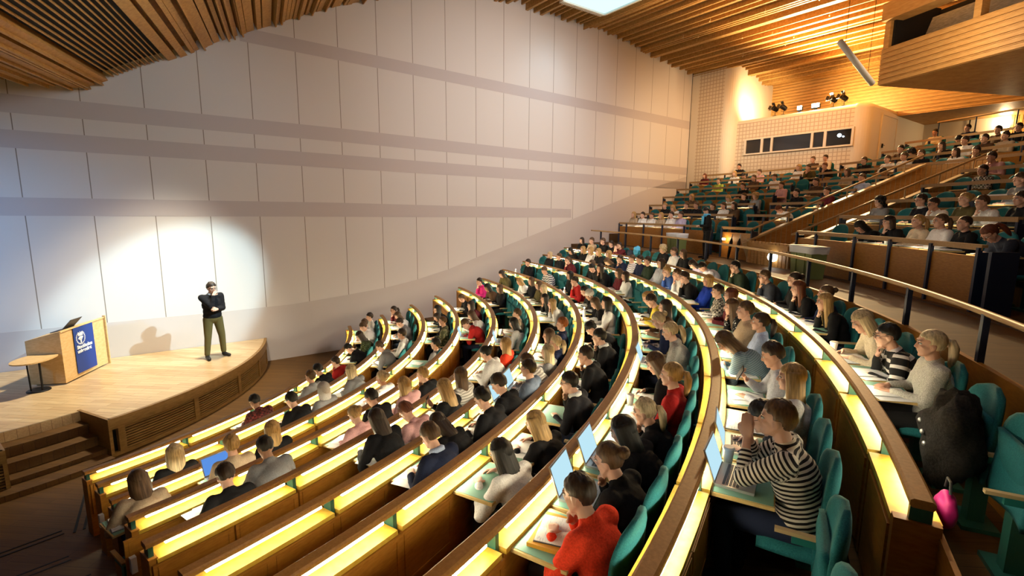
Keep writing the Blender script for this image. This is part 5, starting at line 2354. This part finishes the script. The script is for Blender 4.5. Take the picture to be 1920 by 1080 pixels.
Z = Vector((0, 0, 1))
HF, HB, DP = 1.13, 0.95, 0.63
b = MB()
quadbox(b, A + Z * 0.03, Bq + Z * 0.03, Bq + Z * HF, A + Z * HF, -0.03)
b.build('front_panel', 'lectern_wood', lec, False, off)
for P_, d_ in ((A, -1), (Bq, 1)):
    b = MB()
    quadbox(b, P_ + Z * 0.03, P_ + lb * DP + Z * 0.03, P_ + lb * DP + Z * HB, P_ + Z * HF, 0.03 * d_)
    b.build('side_panel', 'lectern_wood', lec, False, off)
b = MB()
quadbox(b, A + Z * HF - lb * 0.01 - lf * 0.02, Bq + Z * HF - lb * 0.01 + lf * 0.05, Bq + lb * DP + Z * HB + lf * 0.05, A + lb * DP + Z * HB - lf * 0.02, -0.025)
b.build('reading_top', 'lectern_wood', lec, False, off)
b = MB()
e0 = Bq + lf * 0.06
quadbox(b, e0 + Z * 0.0 - lb * 0.03, e0 - lb * 0.03 + lb * 0.06, e0 + lb * 0.03 + Z * (HF + 0.03), e0 - lb * 0.03 + Z * (HF + 0.03), 0.03)
b.build('edge_post', 'lectern_wood', lec, False, off)
b = MB()
b.box(A + lf * (LW / 2) + lb * 0.32 + Z * 0.015, LW - 0.1, DP - 0.1, 0.03, lf, lb)
b.build('plinth', 'black_metal', lec, False, off)
# blue banner with emblem and lettering
fn = -lb                       # outward normal of the front
ban0 = A + lf * (0.245 * LW) + fn * 0.012
bw_, bh_ = 0.47 * LW, 0.99
b = MB()
quadbox(b, ban0 + Z * 0.11, ban0 + lf * bw_ + Z * 0.11, ban0 + lf * bw_ + Z * (0.11 + bh_), ban0 + Z * (0.11 + bh_), 0.008)
ban = b.build('banner', 'banner_blue', lec, False, off)
fo = fn * 0.017


def on_ban(x, y):
    return ban0 + lf * x + Z * (0.11 + y) + fo


def flat(b, pts):
    vs = [on_ban(x, y) for x, y in pts]
    vs2 = [v - fn * 0.006 for v in vs]
    n_ = len(vs)
    b.add(vs + vs2, [tuple(range(n_)), tuple(range(n_, 2 * n_))[::-1]] + [(i, n_ + i, n_ + (i + 1) % n_, (i + 1) % n_) for i in range(n_)])


b = MB()
ex, ey, er_ = 0.20, 0.75, 0.135
for i in range(22):                 # laurel-like ring of leaves, open at the top
    a = rad(120 + 300 * i / 21)
    c_, s_ = math.cos(a), math.sin(a)
    x, y = ex + er_ * c_, ey + er_ * s_
    flat(b, [(x - 0.020 * c_, y - 0.020 * s_), (x - 0.012 * s_, y + 0.012 * c_), (x + 0.018 * c_, y + 0.018 * s_), (x + 0.012 * s_, y - 0.012 * c_)])
flat(b, [(ex - 0.016, ey - 0.115), (ex + 0.016, ey - 0.115), (ex + 0.03, ey + 0.0), (ex - 0.03, ey + 0.0)])      # torch stem
flat(b, [(ex - 0.085, ey - 0.01), (ex - 0.03, ey - 0.045), (ex + 0.03, ey - 0.045), (ex + 0.085, ey + 0.02), (ex + 0.02, ey + 0.035), (ex - 0.03, ey + 0.03)])
for k in range(3):                    # crown-like points above
    x = ex - 0.05 + 0.05 * k
    flat(b, [(x - 0.022, ey + 0.045), (x + 0.022, ey + 0.045), (x + 0.026, ey + 0.09), (x, ey + 0.13 + 0.012 * (k == 1)), (x - 0.026, ey + 0.09)])
b.build('emblem', 'banner_white', ban, False, Vector((0, 0, 0)) + off)


def text_part(name, txt, at_, size, parent, mat, xdir, ydir, nrm, off_, bold=0.0, extr=0.002):
    cu = bpy.data.curves.new(name, 'FONT')
    cu.body = txt
    cu.size = size
    cu.extrude = extr
    cu.offset = bold
    o = bpy.data.objects.new(name, cu)
    COL.objects.link(o)
    dg = bpy.context.evaluated_depsgraph_get()
    me = bpy.data.meshes.new_from_object(o.evaluated_get(dg))
    bpy.data.objects.remove(o)
    M = Matrix((xdir, ydir, nrm)).transposed().to_4x4()
    M.translation = Vector(at_) - off_
    me.transform(M)
    me.materials.clear()
    me.materials.append(MATS[mat])
    return meshobj(name, me, parent)


text_part('lettering', 'Stockholms', on_ban(0.05, 0.525), 0.105, ban, 'banner_white', lf, Z, fn, off, 0.004)
text_part('lettering', 'universitet', on_ban(0.05, 0.435), 0.105, ban, 'banner_white', lf, Z, fn, off, 0.004)
# half-oval side table
tc_ = Vector((3.42, 1.09, STZ))
tab = empty('side_table', tc_)
tag(tab, 'small oval table on three thin black legs beside the lectern', 'table')
b = MB()
for zz in (0.64, 0.665):
    for i in range(32):
        a = 2 * PI * i / 32
        ca, sa = math.cos(a), math.sin(a)
        k = 0.44 * abs(ca) ** 0.9 * (1 if ca > 0 else -1)
        b.v.append(tuple(lf * k * 0.98 + lb * 0.30 * abs(sa) ** 0.9 * (1 if sa > 0 else -1) + Z * zz))
n_ = 32
b.f = [tuple(range(n_))[::-1], tuple(range(n_, 2 * n_))] + [(i, (i + 1) % n_, n_ + (i + 1) % n_, n_ + i) for i in range(n_)]
b.mi = [0] * len(b.f)
b.build('table_top', 'lectern_wood', tab)
for k in range(3):
    b = MB()
    a = 2 * PI * k / 3 + 0.4
    p = Vector((0.11 * math.cos(a), 0.11 * math.sin(a), 0))
    b.tube([p + Z * 0.02, p * 1.1 + Z * 0.645], 0.014, 10)
    b.build('leg', 'black_metal', tab)
b = MB()
b.lathe((0, 0, 0), [(0.19, 0), (0.19, 0.012), (0.17, 0.025), (0.05, 0.03)], 28)
b.build('base_plate', 'black_metal', tab)
# laptop on the lectern, seen from behind
pc = A + lf * 0.42 + lb * 0.22
sl = (HF - HB) / DP
pc.z = STZ + HF - sl * 0.22 + 0.004
tb = (lb - Z * sl).normalized()
tn = lf.cross(tb).normalized()
if tn.z < 0:
    tn = -tn
lp = empty('laptop', pc)
tag(lp, 'dark open laptop standing on top of the lectern', 'laptop')
b = MB()
b.box(tn * 0.01, 0.36, 0.25, 0.018, lf, tb, tn)
b.build('laptop_base', 'key_grey', lp)
b = MB()
lx = (tn * math.cos(rad(58)) - tb * math.sin(rad(58))).normalized()
b.box(-tb * 0.125 + tn * 0.02 + lx * 0.125, 0.36, 0.25, 0.009, lf, lx, lf.cross(lx))
b.build('lid', 'key_grey', lp)

# ------------------------------------------------------------------ boarded stair well between the upper blocks
def radial_wall(name, deg, pts, th_, lab, cat, board_side):
    """pts [(R, ztop)], boards upright from z 3.0, sloping sill on top"""
    t = rad(deg)
    et = pol(1, t + PI / 2)
    er = pol(1, t)
    root = empty(name, pol(pts[0][0], t, 3.0))
    tag(root, lab, cat)
    off_ = root.location
    b = MB()
    R_ = pts[0][0]
    rs_ = random.Random(int(deg * 10))
    while R_ < pts[-1][0]:
        w_ = 0.15
        zt_ = pts[0][1] + (pts[-1][1] - pts[0][1]) * (R_ - pts[0][0]) / (pts[-1][0] - pts[0][0])
        dz_ = (pts[-1][1] - pts[0][1]) / (pts[-1][0] - pts[0][0]) * w_
        a_, c_ = pol(R_, t), pol(R_ + w_ - 0.032, t)
        b.hexa([a_ + Z * 3.0 - et * th_ / 2, c_ + Z * 3.0 - et * th_ / 2, c_ + Z * 3.0 + et * th_ / 2, a_ + Z * 3.0 + et * th_ / 2,
                a_ + Z * zt_ - et * th_ / 2, c_ + Z * (zt_ + dz_) - et * th_ / 2, c_ + Z * (zt_ + dz_) + et * th_ / 2, a_ + Z * zt_ + et * th_ / 2])
        R_ += w_
    b.build('boards', 'box_wood', root, False, off_)
    b = MB()
    a_, c_ = pol(pts[0][0] - 0.05, t, pts[0][1] - 0.02), pol(pts[-1][0], t, pts[-1][1])
    d_ = (c_ - a_).normalized()
    b.box((a_ + c_) / 2, (c_ - a_).length, 0.16, 0.05, d_, et, d_.cross(et))
    b.build('sill', 'arm_wood', root, False, off_)
    b = MB()
    b.box((a_ + c_) / 2 - Z * 0.6, (c_ - a_).length - 0.1, 0.050, 1.1, d_, et, d_.cross(et))
    b.build('backing', 'arm_wood', root, False, off_)
    return root, a_, c_, d_, et, off_


def wall_rail(root, a_, c_, d_, h_, off_, n_):
    b = MB()
    b.tube([a_ + Z * h_, c_ + Z * h_], 0.026, 10)
    b.build('handrail', 'brass', root, True, off_)
    for i in range(n_):
        p = a_.lerp(c_, (i + 0.35) / n_)
        b = MB()
        b.tube([p, p + Z * h_], 0.016, 8)
        b.build('rail_post', 'arm_wood', root, False, off_)


wl_ = radial_wall('stair_parapet', 47.6, [(19.42, 3.60), (24.4, 5.66)], 0.06, 'sloping boarded stair wall along the middle upper seat block', 'wall panel', -1)
wall_rail(wl_[0], wl_[1], wl_[2], wl_[3], 0.27, wl_[5], 6)
wr2 = radial_wall('stair_parapet', 42.9, [(19.55, 3.56), (24.3, 5.56)], 0.06, 'sloping boarded stair wall along the right upper seat block', 'wall panel', 1)
wall_rail(wr2[0], wr2[1], wr2[2], wr2[3], 0.27, wr2[5], 6)
b = MB()
R_ = 19.36
a = 42.6
while a < 47.4:
    t = rad(a + 0.22)
    b.box(pol(R_, t, 3.29), 0.03, 0.118, 0.60, pol(1, t), pol(1, t + PI / 2))
    a += 0.44
t0_, t1_ = rad(42.4), rad(47.6)
b.arcsweep([(-0.03, 3.42), (0.02, 3.42), (0.02, 3.54), (-0.03, 3.54)], R_, 0, t0_, t1_, 10)
b.arcsweep([(0.02, 3.0), (0.04, 3.0), (0.04, 3.58), (0.02, 3.58)], R_, 0, t0_, t1_, 10)
fw_ = b.build('boarded_screen', 'box_wood')
b = MB()
b.arcsweep([(0.0, 3.0), (0.018, 3.0), (0.018, 3.58), (0.0, 3.58)], R_, 0, t0_, t1_, 10)
b.build('backing', 'arm_wood', fw_)
tag(fw_, 'low boarded front at the foot of the stair well behind the handrail', 'wall panel')
b = MB()
a = 43.0
while a < 49.6:
    t = rad(a + 0.12)
    b.box(pol(24.5, t, 4.9), 0.03, 0.118, 1.5, pol(1, t), pol(1, t + PI / 2))
    a += 0.35
b.arcsweep([(0.02, 4.15), (0.04, 4.15), (0.04, 5.64), (0.02, 5.64)], 24.5, 0, rad(43), rad(49.6), 12)
sb_ = b.build('stair_end_wall', 'box_wood')
b = MB()
b.arcsweep([(0.0, 4.15), (0.018, 4.15), (0.018, 5.64), (0.0, 5.64)], 24.5, 0, rad(43), rad(49.6), 12)
b.build('backing', 'arm_wood', sb_)
tag(sb_, 'boarded end wall at the top of the stair well', 'wall panel')
b = MB()
b.ell(pol(19.28, rad(43.87), 3.25), 0.12, 0.12, 0.12)
bl = b.build('globe_lamp', 'glow_white', smooth=True)
tag(bl, 'round white globe lamp on the boarded front behind the brass handrail', 'lamp')
b = MB()
b.lathe(pol(19.34, rad(43.87), 3.25), [(0.08, -0.03), (0.08, 0.03)], 20, pol(1, rad(43.87) + PI / 2), (0, 0, 1), pol(1, rad(43.87)))
b.build('lamp_base', 'white_plastic', bl)
b = MB()
p = pol(19.36, rad(50.9), 3.56)
b.box(p, 0.06, 0.08, 0.05, pol(1, rad(50.9)), pol(1, rad(50.9) + PI / 2))
tag(b.build('step_lamp', 'lamp_glow'), 'small glowing lamp at the gangway step beside the standing person', 'lamp')
lamp('step_lamp_light', 'POINT', p - pol(0.2, rad(50.9)), None, 3, (1, 0.6, 0.25), 0.05)
# top rail of the rearmost upper block
b = MB()
pts = [pol(28.3, rad(46 + 0.5 * i), 7.45) for i in range(17)]
tr_ = empty('handrail', pol(28.3, rad(50), 6.7))
tag(tr_, 'brass handrail behind the rearmost upper row', 'handrail')
b.tube(pts, 0.03, 8)
b.build('rail', 'brass', tr_, True, tr_.location)
for i in range(4):
    b = MB()
    q = pol(28.3, rad(47 + 2.3 * i), 0)
    b.tube([q + Z * 6.4, q + Z * 7.45], 0.02, 8)
    b.build('post', 'post_navy', tr_, False, tr_.location)


# rubbish bins with white liners
def bin_(pos_, rz, w_, h_, lab):
    r = empty('waste_bin', pos_, rz)
    tag(r, lab, 'bin', 'waste bins in the gangway')
    b = MB()
    b.hexa([(-0.13, -w_ * 0.46, 0), (0.13, -w_ * 0.46, 0), (0.13, w_ * 0.46, 0), (-0.13, w_ * 0.46, 0),
            (-0.16, -w_ / 2, h_), (0.16, -w_ / 2, h_), (0.16, w_ / 2, h_), (-0.16, w_ / 2, h_)])
    for y in (-w_ * 0.2, w_ * 0.2):
        b.box((-0.155, y, h_ * 0.5), 0.02, 0.03, h_ * 0.8)
    b.build('bin_body', 'bin_green', r)
    b = MB()
    n_ = 24
    for k, (zz, gr) in enumerate(((h_ - 0.13, 0.012), (h_ - 0.05, 0.018), (h_ + 0.015, 0.022), (h_ + 0.01, -0.02), (h_ - 0.1, -0.03))):
        for i in range(n_):
            a = 2 * PI * i / n_
            ca, sa = math.cos(a), math.sin(a)
            m_ = max(abs(ca) / 1.0, abs(sa) / 1.0)
            x, y = ca / m_ * (0.16 + gr), sa / m_ * (w_ / 2 + gr)
            b.v.append((x, y, zz + (0.02 * noise.noise(Vector((i * 0.7, k * 2.0, w_))) if k < 2 else 0)))
    for k in range(4):
        for i in range(n_):
            b.f.append((k * n_ + i, k * n_ + (i + 1) % n_, (k + 1) * n_ + (i + 1) % n_, (k + 1) * n_ + i))
    b.f.append(tuple(4 * n_ + i for i in range(n_)))
    b.mi = [0] * len(b.f)
    b.build('liner', 'bag_film', r, True)


bin_(pol(18.95, rad(38.1), 3.0), rad(38.1), 0.80, 0.64, 'green bin with white liner at the corner of the right upper block')
bin_(pol(18.95, rad(56.3), 3.0), rad(56.3), 0.66, 0.64, 'green bin with white liner before the upper block at the wall')

# folded umbrellas against the boarded front, dark handbag and coat, pink bag
for a, lab in ((48.6, 'folded black umbrella nearest the stair well'), (49.7, 'folded black umbrella next to the gangway lamp')):
    q = pol(19.36, rad(a), 3.0)
    r = empty('umbrella', q)
    tag(r, lab, 'umbrella', 'folded umbrellas')
    d_ = (pol(0.10, rad(a)) + Z * 0.76).normalized()
    b = MB()
    b.tube([-pol(0.1, rad(a)) + Z * 0.0, -pol(0.1, rad(a)) + d_ * 0.08, -pol(0.1, rad(a)) + d_ * 0.5, -pol(0.1, rad(a)) + d_ * 0.62], [0.008, 0.032, 0.05, 0.014], 12)
    b.build('folded_cloth', 'dark', r, True)
    b = MB()
    b.tube([-pol(0.1, rad(a)) + d_ * 0.6, -pol(0.1, rad(a)) + d_ * 0.74], 0.013, 8)
    b.build('handle', 'silver', r)


def lump(name, c_, rx, ry, rz_, mat, lab, cat, amp=0.03, seed=0, rot=0):
    b = MB()
    b.ell((0, 0, 0), rx, ry, rz_, None, 32, 22)
    b.v = [tuple(Vector(v) * (1 + amp / min(rx, ry, rz_) * (noise.noise(Vector(v) * 7 + Vector((seed, 0, 0))) + 0.5 * noise.noise(Vector(v) * 22)))) for v in b.v]
    o = b.build(name, mat, None, True)
    o.location = c_
    o.rotation_euler = (0, 0, rot)
    tag(o, lab, cat)
    return o


mixed('fur_black', (0.004, 0.0035, 0.003), (0.014, 0.011, 0.009), (1, 1, 1), 60, 4, 0.95, 0.8)
newmat('bag_pink', (0.30, 0.006, 0.10), 0.6)
ct = lump('fur_coat', pol(17.62, rad(14.9), 2.74), 0.17, 0.24, 0.33, 'fur_black', 'black furry coat draped over the seat arm beside the wool cardigan', 'coat', 0.05, 3, rad(14.6))
b = MB()
for k in range(3):
    b.ell((-0.17, 0.05 - 0.07 * k, 0.08 - 0.06 * k), 0.014, 0.018, 0.018, None, 10, 8)
b.build('button', 'silver', ct)
pk = lump('pink_bag', pol(17.33, rad(11.5), 2.71), 0.05, 0.09, 0.11, 'bag_pink', 'bright pink bag hanging behind the end of the tenth row desk', 'bag', 0.012, 8, rad(11))
b = MB()
b.tube([(0, -0.05, 0.10), (0, -0.03, 0.16), (0, 0.03, 0.16), (0, 0.05, 0.10)], 0.007, 8)
b.build('strap', 'dark', pk)
# grey coats on far seats of the tenth row
lump('winter_coat', pol(17.75, rad(58.8), 2.046 + 0.78), 0.16, 0.22, 0.24, 'top_darkgrey', 'grey coats heaped on a far seat of the tenth curved row', 'coat', 0.04, 12)
lump('turquoise_bag', pol(17.86, rad(58.2), 2.046 + 1.0), 0.12, 0.14, 0.16, 'scarf_blue', 'turquoise bag on top of the heaped coats', 'bag', 0.03, 15)
# black metal cabinet at the end of the right upper block
b = MB()
q = pol(19.6, rad(26.6), 0)
b.box(q + Z * 3.42, 0.30, 0.06, 0.84, pol(1, rad(26.6)), pol(1, rad(26.6) + PI / 2))
tag(b.build('end_board', 'post_navy'), 'dark navy end board of the right upper block', 'panel')
# white folder on the third upper desk on the right
b = MB()
p = pol(21.53 + 0.03, rad(35.2), 4.646 + 0.012)
b.box(p, 0.09, 0.56, 0.03, pol(1, rad(35.2)), pol(1, rad(35.2) + PI / 2))
tag(b.build('white_box', 'paper'), 'flat white box lying on a rail of the right upper block', 'box')
